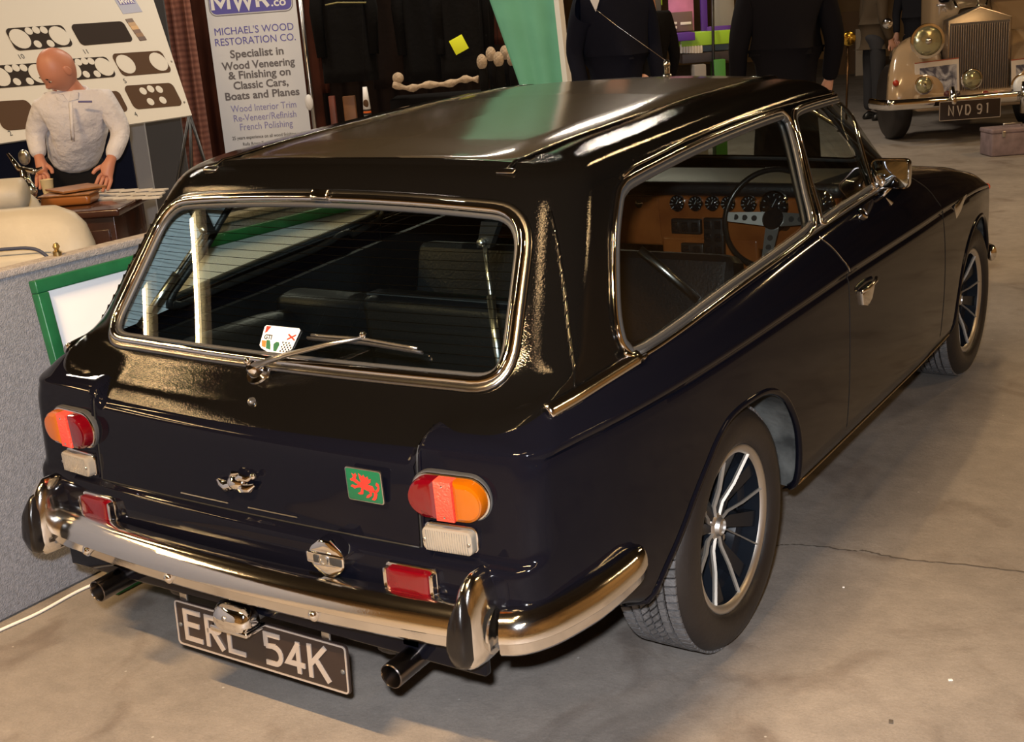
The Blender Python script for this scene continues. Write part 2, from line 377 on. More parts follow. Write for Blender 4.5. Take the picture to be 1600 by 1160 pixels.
def lb_loop(l, ks=1.0):
    ins, a, b, c, yr, zr, lw, yf, zf, rr = l
    lp = []
    for x, y, wr, wf in halfloop((.82 - ins) * ks, yr, yf, rr * ks, .16 * ks, .028, .12, NR, NC, NS, NF):
        X = x * Wf(y) / .82
        zs = a * Rf(y) + b * Zwf(y) + c
        # blend bottom edge upward behind the rear wheel
        if a == 0 and b == 0 and y < -.2: zs += (max(zs, .355) - zs) * sstep(-y, .3, .6)
        zrr = zr + .036 * lw * sstep(abs(X), .455, .485)
        zc = zs
        if wr > 0: zc = zs * (1 - sstep(wr, 0, 1)) + zrr * sstep(wr, 0, 1)
        if wf > 0: zc = zs * (1 - sstep(wf, 0, 1)) + zf * sstep(wf, 0, 1)
        lp.append(Vector((X, y, zc)))
    return lp
for l in LBd: loops.append(lb_loop(tuple(l)))
# bonnet and the deck: shrink towards the centre line
last = loops[-1]
for s in (.97, .9, .8, .65, .45, .22, .0):
    lp = []
    for v in last:
        x = v.x * s; y = v.y if v.y < 1.4 else 1.4 + (v.y - 1.4) * (s * .25 + .75)
        z = v.z + (.03 * (1 - s * s) if y > 1.3 else 0.0)
        lp.append(Vector((x, y, z)))
    loops.append(lp)
BV, BF = grid_mesh(loops)
def bvh_of(V, Fc): return BVHTree.FromPolygons([tuple(v) for v in V], [tuple(f) for f in Fc])
# ---- greenhouse
GL = [  # side halfwidth, side z (a*waist+b*top+c), rear y, rear z, lip, front y, front z, r rear
    (.752, 1, 0, -.010, -.772, .694, 1, 1.66, .90, .10), (.748, 1, 0, .004, -.762, .712, 1, 1.655, .915, .11), (.742, .97, .03, .004, -.735, .742, .8, 1.645, .93, .12), (.738, .92, .08, 0, -.690, .775, .4, 1.63, .95, .13), (.728, .84, .16, 0, -.645, .812, .1, 1.61, .975, .13),
    (.709, .70, .30, 0, -.595, .88, 0, 1.565, 1.02, .125), (.680, .46, .54, 0, -.524, .98, 0, 1.50, 1.085, .12), (.648, .22, .78, 0, -.454, 1.08, 0, 1.43, 1.16, .115), (.622, .05, .95, 0, -.405, 1.145, 0, 1.385, 1.205, .11), (.606, 0, 1, 0.002, -.378, 1.170, 0, 1.36, 1.225, .105), (.588, 0, 1, .014, -.352, 1.186, 0, 1.34, 1.238, .10), (.560, 0, 1, .023, -.325, 1.196, 0, 1.31, 1.247, .10)]
GLd = level_interp(GL, [3, 3, 4, 5, 7, 10, 10, 7, 3, 3, 3])
gl = []
for l in GLd:
    w, a, b, c, yr, zr, lw, yf, zf, rr = l; lp = []
    for x, y, wr, wf in halfloop(w, yr, yf, rr, .14, .035 if zr < 1.17 else .03, .13, NR, NC, NS, NF):
        X = x * (Wf(y) / .82 if y < 1.0 else 1.0)
        zs = a * Zwf(y) + b * Ztf(y) + c
        arch = .022 * (1 - (X / .56) ** 2) * sstep(zr, .95, 1.15) * (1 if abs(X) < .56 else 0)
        zrr = zr + .03 * lw * sstep(abs(X), .44, .56) + arch * .6
        zc = zs
        if wr > 0: zc = zs * (1 - sstep(wr, 0, 1)) + zrr * sstep(wr, 0, 1)
        if wf > 0: zc = zs * (1 - sstep(wf, 0, 1)) + zf * sstep(wf, 0, 1)
        lp.append(Vector((X, y, zc)))
    gl.append(lp)
def roofz(x, y, ze):
    zc = interp(y, [(-.35, 1.214), (-.1, 1.238), (.2, 1.255), (.6, 1.276), (1.0, 1.286), (1.2, 1.276), (1.36, 1.252)])
    u = min(1, abs(x) / .56); return ze + (zc - ze) * (1 - u ** 2.2)
last = gl[-1]
y0, y1 = last[0].y, last[-1].y
for s in (.94, .88, .80, .785, .77, .60, .40, .2, 0):
    lp = []
    for v in last:
        x = v.x * s; yc = v.y
        k = 1 - s
        y = yc + (k * .10 if yc < .5 else -k * .10) * (1 if (yc < y0 + .12 or yc > y1 - .16) else 0)
        y = (y0 + k * .10) + (yc - y0) / (y1 - y0) * ((y1 - k * .10) - (y0 + k * .10))
        z = roofz(x, y, v.z) - (.004 if s == .785 else 0)
        lp.append(Vector((x, y, z)))
    gl.append(lp)
GV, GF = grid_mesh(gl)
GB = bvh_of(GV, GF); BB = bvh_of(BV, BF)
def on_side(y, z, tree=None, sgn=1):
    t = tree or GB
    h, n, _, _ = t.ray_cast(Vector((sgn * 2, y, z)), Vector((-sgn, 0, 0)))
    if h is None: h, n, _, _ = t.find_nearest(Vector((sgn * .7, y, z)))
    if n.x * sgn < 0: n = -n
    return h, n
def on_rear(x, z, tree=None):
    t = tree or GB
    h, n, _, _ = t.ray_cast(Vector((x, -3, z)), Vector((0, 1, 0)))
    if h is None: h, n, _, _ = t.find_nearest(Vector((x, -.8, z)))
    if n.y > 0: n = -n
    return h, n
def on_front(x, z, tree=None):
    h, n, _, _ = (tree or GB).ray_cast(Vector((x, 4, z)), Vector((0, -1, 0)))
    if n.y < 0: n = -n
    return h, n
def inpoly(P, poly):
    x, y = P[:, 0], P[:, 1]; c = np.zeros(len(P), bool); n = len(poly)
    for i in range(n):
        x1, y1 = poly[i]; x2, y2 = poly[(i + 1) % n]
        m = ((y1 > y) != (y2 > y)) & (x < (x2 - x1) * (y - y1) / ((y2 - y1) if y2 != y1 else 1e-12) + x1); c ^= m
    return c
def closest(poly, p):
    best = None
    for i in range(len(poly)):
        a = np.array(poly[i]); b = np.array(poly[(i + 1) % len(poly)]); d = b - a; t = np.clip(np.dot(p - a, d) / max(1e-12, d @ d), 0, 1); q = a + d * t; e = np.sum((q - p) ** 2)
        if best is None or e < best[0]: best = (e, q)
    return best[1]
class Surf:
    def __init__(s, V, Fc, tree): s.V = np.array([tuple(v) for v in V]); s.F = np.array(Fc); s.tree = tree
    def cut(s, poly, ax, pred, proj, snap=True):
        """remove the faces inside poly (in axes ax) where pred(centres); return the removed faces"""
        C = s.V[s.F].mean(1); ins = inpoly(C[:, ax], poly) & pred(C)
        rem = s.F[ins]; keep = s.F[~ins]
        if snap and len(rem):
            b = np.intersect1d(np.unique(rem), np.unique(keep))
            for i in b:
                q = closest(poly, s.V[i][ax]); 
                if np.sum((q - s.V[i][ax]) ** 2) < .02 ** 2: s.V[i] = np.array(proj(float(q[0]), float(q[1]), s.V[i]))
        s.F = keep; return rem
    def sub(s, name, faces, m, parent, off=0.0, sharp=None):
        idx = np.unique(faces); mp = {int(k): i for i, k in enumerate(idx)}
        o = mesh(name, s.V[idx], [[mp[int(a)] for a in f] for f in faces], m, parent, True, sharp)
        if off:
            me = o.data; me.update(); nn = [v.normal.copy() for v in me.vertices]
            for v, n in zip(me.vertices, nn): v.co = v.co + n * off
        return o
G = Surf(GV, GF, GB); B = Surf(BV, BF, BB)
p_side = lambda tree, sg: (lambda y, z, v: on_side(y, z, tree, sg)[0])
p_rear = lambda tree: (lambda x, z, v: on_rear(x, z, tree)[0])
right = lambda C: C[:, 0] > .3
left = lambda C: C[:, 0] < -.3
def r2(P, n=5): return [(p[0], p[1]) for p in catmull([(a, b, 0) for a, b in P], n, True)]
def inset(poly, d):
    n = len(poly); out = []; A = sum(poly[i][0] * poly[(i + 1) % n][1] - poly[(i + 1) % n][0] * poly[i][1] for i in range(n)); sg = 1 if A > 0 else -1
    for i in range(n):
        a = Vector(poly[i - 1]); b = Vector(poly[i]); c = Vector(poly[(i + 1) % n]); t = (c - a).normalized(); out.append((b.x - t.y * d * sg, b.y + t.x * d * sg))
    return out
QW = r2([(-.335, .812), (-.366, .832), (-.376, .862), (-.355, .922), (-.286, 1.039), (-.215, 1.118), (-.176, 1.142), (-.11, 1.155), (.155, 1.178), (.428, 1.193), (.70, 1.201), (.755, 1.193), (.773, 1.155), (.735, 1.033), (.692, .912), (.66, .893), (.55, .879), (.074, .844), (-.171, .822)])
DW = r2([(.735, .895), (.745, .93), (.768, 1.033), (.800, 1.150), (.822, 1.183), (.87, 1.196), (1.02, 1.199), (1.23, 1.196), (1.30, 1.184), (1.345, 1.150), (1.40, 1.06), (1.478, .955), (1.47, .932), (1.40, .924), (1.297, .918), (.932, .904), (.80, .896)])
RW = [(x, z) for x, z in []]
def rw(halfb, halft, zb, zt, r, arch):
    P = []
    cs = [(-halfb, zb), (halfb, zb), (halft, zt), (-halft, zt)]
    n = 4; out = []
    for i in range(4):
        p = Vector(cs[i]); a = (Vector(cs[i - 1]) - p).normalized(); b = (Vector(cs[(i + 1) % 4]) - p).normalized()
        for k in range(9):
            t = k / 8; q = (p + a * r) * (1 - t) ** 2 + p * 2 * t * (1 - t) + (p + b * r) * t * t; out.append((q.x, q.y))
        q0 = p + b * r; nx = Vector(cs[(i + 1) % 4]); q1 = nx - b * r
        for k in range(1, 16):
            q = q0.lerp(q1, k / 16); out.append((q.x, q.y))
    return [(x, z + arch * (1 - (x / .56) ** 2) * sstep(z, zb, zt)) for x, z in out]
RW = rw(.600, .538, .808, 1.126, .085, .026)
FWS = rw(.62, .53, .955, 1.185, .07, .012)
# cuts
qg = {}; dg_ = {}
for sg, pr in ((1, right), (-1, left)):
    qg[sg] = G.cut(inset(QW, .014), [1, 2], pr, p_side(GB, sg)); dg_[sg] = G.cut(inset(DW, .012), [1, 2], pr, p_side(GB, sg))
rg = G.cut(inset(RW, .014), [0, 2], lambda C: (C[:, 1] < -.25), p_rear(GB))
wg = G.cut(inset(FWS, .012), [0, 2], lambda C: C[:, 1] > 1.2, lambda x, z, v: on_front(x, z)[0])
# tailgate skirt joins the lid: the roof panel itself separate
Cc = G.V[G.F].mean(1); rf = (Cc[:, 2] > 1.19) & (abs(Cc[:, 0]) < .436) & (Cc[:, 1] > -.30) & (Cc[:, 1] < 1.25)
G.F, roofF = G.F[~rf], G.F[rf]
gh = G.sub('roof_shell', G.F, VINYL, car, sharp=60)
gh['label'] = 'pebbled black pillars and tailgate surround'
o = G.sub('roof_panel', roofF, ROOFM, car); o['label'] = 'satin brownish black roof panel'
def fair(o, dep, ia, ib):
    """make a pane a true smooth curve: dep axis as a quadratic of the other two"""
    P = np.array([v.co[:] for v in o.data.vertices]); a, bq = P[:, ia], P[:, ib]
    A = np.stack([np.ones(len(P)), a, bq, a * a, bq * bq, a * bq], 1); k, *_ = np.linalg.lstsq(A, P[:, dep], rcond=None); P[:, dep] = A @ k
    for v, q in zip(o.data.vertices, P): v.co = q
    o.data.update()
fair(G.sub('rear_window', rg, GLASS, car, -.004), 1, 0, 2)
for sg in (1, -1):
    fair(G.sub('quarter_window', qg[sg], GLASSD, car, -.006), 0, 1, 2); fair(G.sub('door_window', dg_[sg], GLASSD, car, -.006), 0, 1, 2)
G.sub('windscreen', wg, GLASSD, car, -.006)
# wheel arches
ARCH = r2([(.385, .15), (.378, .24), (.372, .30), (.366, .383), (.337, .463), (.265, .548), (.165, .597), (.05, .610), (-.06, .604), (-.13, .575), (-.185, .535), (-.25, .482), (-.325, .41), (-.39, .352), (-.45, .28), (-.50, .20), (-.2, .12)])
FAR = r2([(2.0, .12), (1.98, .24), (1.985, .33), (2.03, .45), (2.12, .55), (2.24, .61), (2.37, .63), (2.50, .61), (2.60, .55), (2.68, .45), (2.72, .33), (2.74, .2), (2.4, .1)])
sideR = lambda C: C[:, 0] > .5; sideL = lambda C: C[:, 0] < -.5
for sg, pr in ((1, sideR), (-1, sideL)):
    B.cut(ARCH, [1, 2], pr, p_side(BB, sg)); B.cut(FAR, [1, 2], pr, p_side(BB, sg))
# cabin opening in the deck
Cc = B.V[B.F].mean(1)
hole = (Cc[:, 1] < 1.55) & (Cc[:, 1] > -.70) & (Cc[:, 2] > .74) & (abs(Cc[:, 0]) < .725 * np.array([Wf(float(q)) for q in Cc[:, 1]]) / .82)
B.F = B.F[~hole]
DOOR = [(.742, .27), (.748, .60), (.745, .765), (.735, .80), (.70, .85), (.675, 1.0), (1.55, 1.0), (1.72, .80), (1.78, .60), (1.76, .27)]
dF = {}
for sg, pr in ((1, sideR), (-1, sideL)): dF[sg] = B.cut(DOOR, [1, 2], pr, p_side(BB, sg), snap=True)
LID = [(-.470, .530), (.470, .530), (.470, .704), (.462, .712), (-.462, .712), (-.470, .704)]
lidF = B.cut([(-.470, .522), (.470, .522), (.470, .80), (-.470, .80)], [0, 2], lambda C: C[:, 1] < -.60, p_rear(BB), snap=False)
body = B.sub('body_shell', B.F, PAINT, car, sharp=50)
doors = {}
for sg in (1, -1): doors[sg] = B.sub('door', dF[sg], PAINT, car, sharp=50)
lid = B.sub('tailgate_panel', lidF, PAINT, car, .002, sharp=50)
# door seams
SEAM = mat('panel_gap', (0.002, 0.002, 0.002), 0.6)
for sg in (1, -1):
    mb = MB()
    rear_e = catmull([(.742, .28, 0), (.748, .60, 0), (.745, .765, 0), (.735, .80, 0), (.69, .865, 0)], 8)
    front_e = catmull([(1.76, .28, 0), (1.78, .60, 0), (1.72, .80, 0), (1.60, .90, 0)], 8)
    for e in (rear_e, front_e):
        hs = [on_side(p[0], p[1], BB, sg) for p in e]
        mb.add(*tube([h for h, n in hs], .0022, N=[n for h, n in hs], h=.0015, n=6))
    mb.build('seam', SEAM, doors[sg])
    hs = [on_side(p[0], p[1], BB, sg) for p in rear_e[16:]]
    V, Fc = tube([h + n * .001 + Vector((0, .004, 0)) for h, n in hs], .0016, N=[n for h, n in hs], h=.0014, n=6); mesh('bright_door_edge', V, Fc, CHROME, doors[sg])
# bright sill edge
for sg in (1, -1):
    pts = [(y, .272) for y in np.linspace(.40, 1.96, 30)]
    hs = [on_side(y, z, BB, sg) for y, z in pts]
    V, Fc = tube([h + Vector((0, 0, -.004)) for h, n in hs], .004, n=8); mesh('sill_trim', V, Fc, mat('sill_alloy', (.45, .34, .2), .3, 1.0), car)
# arch lips and wells
def arch_lip(poly, sg, lo):
    P = [p for p in poly if p[1] > lo]
    # order along y
    i0 = min(range(len(poly)), key=lambda i: 0 if (poly[i][1] <= lo and poly[(i + 1) % len(poly)][1] > lo) else 1)
    P = [];
    for k in range(1, len(poly) + 1):
        q = poly[(i0 + k) % len(poly)]
        if q[1] <= lo: break
        P.append(q)
    return P
for sg in (1, -1):
    for poly, lo, nm in ((ARCH, .265, 'a'), (FAR, .265, 'b')):
        P = arch_lip(poly, sg, lo)
        if len(P) < 8:
            P = arch_lip(poly[::-1], sg, lo)
        hs = [on_side(p[0], p[1], BB, sg) for p in P]
        V, Fc = tube([h + Vector((-sg * .004, 0, 0)) for h, n in hs], .0095, n=12); mesh('arch_lip', V, Fc, PAINT, car)
        # well: extruded inwards
        ring0 = [(sg * (abs(h.x) - .004), h.y, h.z) for h, n in hs]; cy = sum(v[1] for v in ring0) / len(ring0)
        ring1 = [(sg * .70, cy + (v[1] - cy) * 1.02, v[2] + .01) for v in ring0]; ring2 = [(sg * .50, cy + (v[1] - cy) * 1.0, v[2]) for v in ring0]
        V, Fc = loft([ring0, ring1, ring2], closed=False, caps=False)
        k = len(V); V = V + [(sg * .50, ring2[0][1], .2), (sg * .50, ring2[-1][1], .2)]
        nn = len(ring0); Fc.append(tuple(range(2 * nn, 3 * nn)) + (k + 1, k))
        mesh('wheel_well', V, Fc, WELL, car, True, 40)
# underbody
V, Fc = box(1.46, 1.50, .06, .01, TR((0, 1.18, .275))); mesh('floor_pan', V, Fc, CARPET, car)
mb = MB(); mb.add(*box(.96, 1.2, .05, .01, TR((0, -.12, .36)))); mb.add(*box(.98, .9, .05, .01, TR((0, 2.35, .36)))); mb.add(*box(.06, .9, .10, .02, TR((-.32, -.3, .28)))); mb.add(*box(.06, .9, .10, .02, TR((.32, -.3, .28))))
mb.add(*tube([(-.55, 0, .30), (.55, 0, .30)], .035, 12)); mb.build('chassis', INT, car)

# ---- trims along the windows
def trim_on(poly, proj_f, off, w, h, m, name, closed=True, parent=car, dn=.0, prof=None):
    hs = [proj_f(p[0], p[1]) for p in poly]
    N = [n for _, n in hs]
    k = len(N); Ns = [(N[(i - 2) % k] + N[(i - 1) % k] + N[i] + N[(i + 1) % k] + N[(i + 2) % k]).normalized() if closed else N[i] for i in range(k)]
    V, Fc = tube([hh + n * off for (hh, _), n in zip(hs, Ns)], w, n=12, closed=closed, N=Ns, h=h)
    return mesh(name, V, Fc, m, parent)
RWp = lambda x, z: on_rear(x, z, GB)
def dens(poly, step=.012):
    out = []; n = len(poly)
    for i in range(n):
        a = Vector(poly[i]); b = Vector(poly[(i + 1) % n]); k = max(1, int((b - a).length / step))
        out += [tuple(a.lerp(b, t / k)) for t in range(k)]
    return out
seal = trim_on(dens(inset(RW, .001)), RWp, .001, .011, .008, SATIN, 'rear_window_seal')
trim_on(dens(inset(RW, .011)), RWp, .007, .010, .009, CHROME, 'chrome_surround', parent=seal)
trim_on(dens(inset(RW, .023)), RWp, -.002, .006, .007, SEAL, 'inner_seal', parent=seal)
# small joining clip at the top centre
h, n = RWp(0.02, inset(RW, .010)[0][1])
zt = max(p[1] for p in inset(RW, .010)); h, n = RWp(0.0, zt)
V, Fc = box(.05, .026, .024, .004, TR(h + n * .012, (math.radians(-35), 0, 0))); mesh('trim_joint', V, Fc, CHROME, seal)
for sg in (1, -1):
    SP = lambda y, z, sg=sg: on_side(y, z, GB, sg)
    s1 = trim_on(dens(QW), SP, .004, .0065, .007, CHROME, 'quarter_window_trim')
    trim_on(dens(inset(QW, .014)), SP, .001, .009, .007, SEAL, 'window_seal', parent=s1)
    s2 = trim_on(dens(DW), SP, .004, .0055, .0065, CHROME, 'door_window_trim')
    trim_on(dens(inset(DW, .012)), SP, .001, .008, .006, SEAL, 'window_seal', parent=s2)
    # gutter rail above both windows
    P = [(y, interp(y, [(-.16, 1.158), (-.10, 1.171), (.155, 1.193), (.428, 1.208), (.75, 1.213), (1.0, 1.212), (1.25, 1.207), (1.30, 1.202)])) for y in np.linspace(-.16, 1.30, 50)] + [(1.37, 1.155), (1.42, 1.07), (1.49, .97), (1.50, .94)]
    hs = [on_side(a, b, GB, sg) for a, b in P]
    V, Fc = tube([hh + nn * .003 for hh, nn in hs], .0045, n=8, N=[nn for _, nn in hs], h=.006); mesh('gutter_rail', V, Fc, CHROME, car)
    # waist strip from the tail to the quarter window
    P = catmull([(sg * .700, -.650, .788), (sg * .713, -.57, .795), (sg * .724, -.46, .805), (sg * .737, -.345, .816)], 8)
    V, Fc = tube([p_ + Vector((sg * .004, 0, .002)) for p_ in P], .016, n=12, N=Vector((sg * .8, 0, .6)), h=.008); mesh('waist_strip', V, Fc, CHROME2, car)
    P = [(-.385, .835), (-.36, .815), (-.33, .797), (-.315, .792)]
    hs = [on_side(a, b, GB, sg) for a, b in P]
    V, Fc = tube([hh + nn * .010 for hh, nn in hs], .007, n=8, N=[nn for _, nn in hs], h=.006); mesh('strip_clip', V, Fc, CHROME, car)
    # waist moulding below the windows
    P = [(y, Zwf(y) + .002) for y in np.linspace(-.33, 1.48, 70)]
    hs = [on_side(a, b, GB, sg) for a, b in P]
    V, Fc = tube([hh + nn * .002 for hh, nn in hs], .006, n=8, N=[nn for _, nn in hs], h=.006); mesh('waist_moulding', V, Fc, SEAL, car)
    # quarterlight bar
    P = [(interp(z, [(.915, 1.198), (1.08, 1.238), (1.185, 1.28)]), z) for z in np.linspace(.915, 1.188, 14)]
    hs = [on_side(a, b, GB, sg) for a, b in P]
    V, Fc = tube([hh + nn * .004 for hh, nn in hs], .008, n=8, N=[nn for _, nn in hs], h=.007); mesh('quarterlight_bar', V, Fc, CHROME, doors[sg])
    # D pillar vent: a slanting row of louvres
    lv = MB(); P = [(interp(z, [(.84, -.532), (1.08, -.40)]), z) for z in np.linspace(.84, 1.08, 11)]
    for a, b in P:
        hh, nn = on_side(a, b, GB, sg)
        lv.add(*box(.005, .009, .018, .002, TR(hh - nn * .0005, (math.radians(-28), 0, 0))))
    lv.build('pillar_vent', VINYL, car)
    P = [(interp(z, [(.80, -.553), (1.12, -.378)]), z) for z in np.linspace(.80, 1.12, 20)]
    hs = [on_side(a, b, GB, sg) for a, b in P]
    V, Fc = tube([hh for hh, nn in hs], .004, n=6, N=[nn for _, nn in hs], h=.003); mesh('vent_edge', V, Fc, VINYL, car)
    # roof seam bead with the bright end cap
    P = []
    for y in np.linspace(-.335, 1.28, 40):
        hh, nn, _, _ = GB.ray_cast(Vector((sg * .440, y, 2)), Vector((0, 0, -1))); P.append(hh + Vector((0, 0, .002)))
    V, Fc = tube(P, .004, n=8); mesh('roof_seam', V, Fc, VINYL, car)
    V, Fc = tube([p + Vector((sg * -.004, 0, .002)) for p in P[:18]], .0016, n=6); mesh('roof_seam_bead', V, Fc, CHROME2, car)
    V, Fc = box(.045, .016, .008, .003, TR((P[0].x, P[0].y, P[0].z + .001), (.5, 0, 0))); mesh('seam_end_cap', V, Fc, CHROME, car)
V, Fc = None, None
FP = lambda x, z: on_front(x, z)
trim_on(dens(FWS), FP, .001, .008, .006, SEAL, 'windscreen_trim')
# heater wires
mb = MB()
for k in range(17):
    z = .848 + k * .0166
    lim = interp(z, [(.85, .56), (1.10, .51)])
    pts = []
    for x in np.linspace(-lim, lim, 14):
        h, n = RWp(x, z); pts.append(h - n * .0055)
    mb.add(*tube(pts, .0007, 4, caps=False))
hw = mb.build('heater_wires', HEATER, car); 

# ---- rear details
def rearT(x, z, off=0.0, tree=None):
    """matrix whose +Z is the outward normal, +Y up, at the rear body surface"""
    h, n = on_rear(x, z, tree or BB); zz = n; xx = Vector((0, 0, 1)).cross(zz).normalized(); yy = zz.cross(xx)
    M = Matrix(((xx.x, yy.x, zz.x, h.x + n.x * off), (xx.y, yy.y, zz.y, h.y + n.y * off), (xx.z, yy.z, zz.z, h.z + n.z * off), (0, 0, 0, 1))); return M
def flatM(x, y, z, rx=0.0, rz=0.0):
    """+Z faces the rear (-Y), +X right, +Y up"""
    return Matrix.Translation((x, y, z)) @ Euler((math.radians(90) + rx, 0, rz), 'XYZ').to_matrix().to_4x4()
# lid seam edge
mb = MB()
for x in (-.474, .474):
    pts = [on_rear(x, z, BB)[0] for z in np.linspace(.524, .728, 14)]
    mb.add(*tube(pts, .003, 6))
mb.build('lid_gap', SEAM, lid)
for x in (-.481, .481):
    pts = [on_rear(x, z, BB)[0] + Vector((0, -.001, 0)) for z in np.linspace(.528, .722, 14)]
    V, Fc = tube(pts, .0035, n=8); mesh('lid_edge', V, Fc, PAINT, lid)
pts = []
for x in np.linspace(-.47, .47, 30): pts.append(on_rear(x, .523, BB)[0] + Vector((0, -.001, 0)))
V, Fc = tube(pts, .0025, n=6); mesh('lid_gap', V, Fc, SEAM, lid)
mb = MB()
for x0, x1 in ((-.19, -.04), (.02, .16)):
    pts = [on_rear(x, .538, BB)[0] + Vector((0, -.004, 0)) for x in np.linspace(x0, x1, 10)]
    mb.add(*tube(pts, .0018, n=6))
mb.build('chipped_lid_edge', STEEL, lid)

# tail lights
def stadium(w, h, n=12):
    return rrect(w, h, h / 2 * .995, n)
def clip_poly(poly, x0, x1):
    out = []
    def clip(P, f, v):
        r = []
        for i in range(len(P)):
            a, b = P[i], P[(i + 1) % len(P)]; fa, fb = f * (a[0] - v) >= 0, f * (b[0] - v) >= 0
            if fa: r.append(a)
            if fa != fb:
                t = (v - a[0]) / (b[0] - a[0]); r.append((v, a[1] + (b[1] - a[1]) * t))
        return r
    return clip(clip(poly, 1, x0), -1, x1)
for sg in (1, -1):
    cx = .552 * sg; M = flatM(cx, -.764, .643, math.radians(2), sg * .10) @ Matrix.Diagonal((.87, .88, .9, 1))
    V, Fc = prism(stadium(.205, .108), .014, .003, M); tl = mesh('tail_light', V, Fc, SEAL, car, True, 40)
    V, Fc = prism(stadium(.199, .102), .018, .003, M); mesh('bezel', V, Fc, CHROME, tl, True, 40)
    st = stadium(.190, .094)
    def mir(P): return P if sg > 0 else [(-a, b) for a, b in P][::-1]
    V, Fc = prism(mir(clip_poly(st, -.1, -.022)), .045, .012, M, dome=.003); mesh('red_lens', V, Fc, REDL, tl, True, 30)
    V, Fc = prism(mir(clip_poly(st, -.022, .022)), .047, .003, M); o = mesh('red_reflector_lens', V, Fc, REDR, tl, True, 30); o['label'] = 'bright square reflector in the middle of the lamp'
    V, Fc = prism(mir(clip_poly(st, .022, .1)), .046, .013, M, dome=.003); o = mesh('amber_lens', V, Fc, AMBER, tl, True, 30); o['label'] = 'amber indicator lens'
    for w in (.036, -.036):
        V, Fc = lathe([(.003, .046), (.003, .049), (.0015, .050)], 10, M @ TR((0, w, 0))); mesh('lens_screw', V, Fc, CHROME, tl)
    # reversing lamp
    M2 = flatM(.546 * sg, -.770, .556, math.radians(2), sg * .10) @ Matrix.Diagonal((.90, .95, .9, 1))
    V, Fc = prism(rrect(.132, .060, .016), .010, .003, M2); rl = mesh('reversing_lamp', V, Fc, CHROME, car, True, 40)
    V, Fc = prism(rrect(.124, .053, .013), .030, .006, M2, dome=.003); mesh('clear_lens', V, Fc, CLEARL, rl, True, 30)
    mb = MB()
    for k in range(18): mb.add(*box(.0016, .044, .002, 0, M2 @ TR((-.050 + k * .0059, 0, .0325))))
    mb.build('lens_rib', CLEARL, rl)
    for u in (-.054, .054):
        V, Fc = lathe([(.004, .028), (.004, .0325), (.002, .033)], 10, M2 @ TR((u, 0, 0))); mesh('lens_screw', V, Fc, STEEL, rl)
    # red reflector lamp in the lower panel
    M3 = flatM(.464 * sg, -.800, .466, math.radians(0), sg * .06) @ Matrix.Diagonal((.92, .96, .95, 1))
    V, Fc = prism(rrect(.132, .062, .012), .012, .003, M3); fl = mesh('fog_lamp', V, Fc, CHROME, car, True, 40)
    V, Fc = prism(rrect(.108, .054, .010), .030, .006, M3, dome=.003); mesh('red_lens', V, Fc, REDL, fl, True, 30)
    mb = MB()
    for u in (-.059, .059): mb.add(*prism(rrect(.010, .046, .004), .026, .003, M3 @ TR((u, 0, 0))))
    mb.build('lens_bracket', CHROME, fl)
# filler cap
M = flatM(.272, -.808, .486, 0, .03) @ Matrix.Diagonal((1.05, 1.08, 1.3, 1))
V, Fc = lathe([(.034, 0), (.034, .012)], 24, M); fc = mesh('filler_cap', V, Fc, CHROME, car, True, 40)
mb = MB(); bar = rrect(.094, .022, .004); 
top = [(-.045, .008), (.045, .008), (.037, .020), (.013, .038), (-.013, .038), (-.037, .020)]
V, Fc = prism(bar, .030, .004, M); mb.add(V, Fc)
mb.build('cap_handle', CHROME, fc)
for s in (1, -1):
    P = [(a, b * s) for a, b in top]; P = P if s > 0 else P[::-1]
    V, Fc = prism(P, .026, .004, M, dome=.003); mesh('cap_wing', V, Fc, CHROME, fc, True, 30)
V, Fc = prism(rrect(.030, .016, .003), .0315, .001, M @ TR((.028, 0, 0))); mesh('cap_inlay', V, Fc, BLACKP, fc)
V, Fc = prism(rrect(.014, .016, .003), .0315, .001, M @ TR((-.020, 0, 0))); mesh('cap_inlay', V, Fc, BLACKP, fc)
V, Fc = lathe([(.0105, .030), (.0105, .034), (.007, .034), (.006, .032), (.0, .032)], 20, M); mesh('lock', V, Fc, STEEL, fc, True, 30)
# winged badge, a bird like chrome ornament
M = flatM(.0, -.790, .592)
bd = MB()
V, Fc = ball(.022, M @ TR((.002, .002, .008)), sc=(1.25, .85, .8)); bd.add(V, Fc)
bd.build('winged_badge', CHROME, car); badge = bpy.data.objects['winged_badge']
mb = MB()
mb.add(*tube(xf([(-.01, -.004, .008), (-.03, -.010, .012), (-.045, -.006, .010), (-.062, -.002, .006)], M), [.012, .012, .010, .004], n=10))
mb.add(*tube(xf([(.0, .0, .010), (.02, -.006, .012), (.04, -.004, .012), (.052, .004, .008)], M), [.010, .012, .010, .004], n=10))
mb.build('wing', CHROME, badge)
mb = MB()
mb.add(*tube(xf([(.005, .010, .012), (.022, .020, .014), (.040, .018, .014), (.055, .026, .012)], M), [.008, .009, .007, .003], n=10))
mb.add(*ball(.008, M @ TR((.056, .026, .012)))); mb.build('head', CHROME, badge)
mb = MB()
mb.add(*tube(xf([(-.02, .010, .008), (-.004, .024, .012), (.014, .027, .012)], M), [.004, .006, .003], n=8)); mb.build('feather', CHROME, badge)
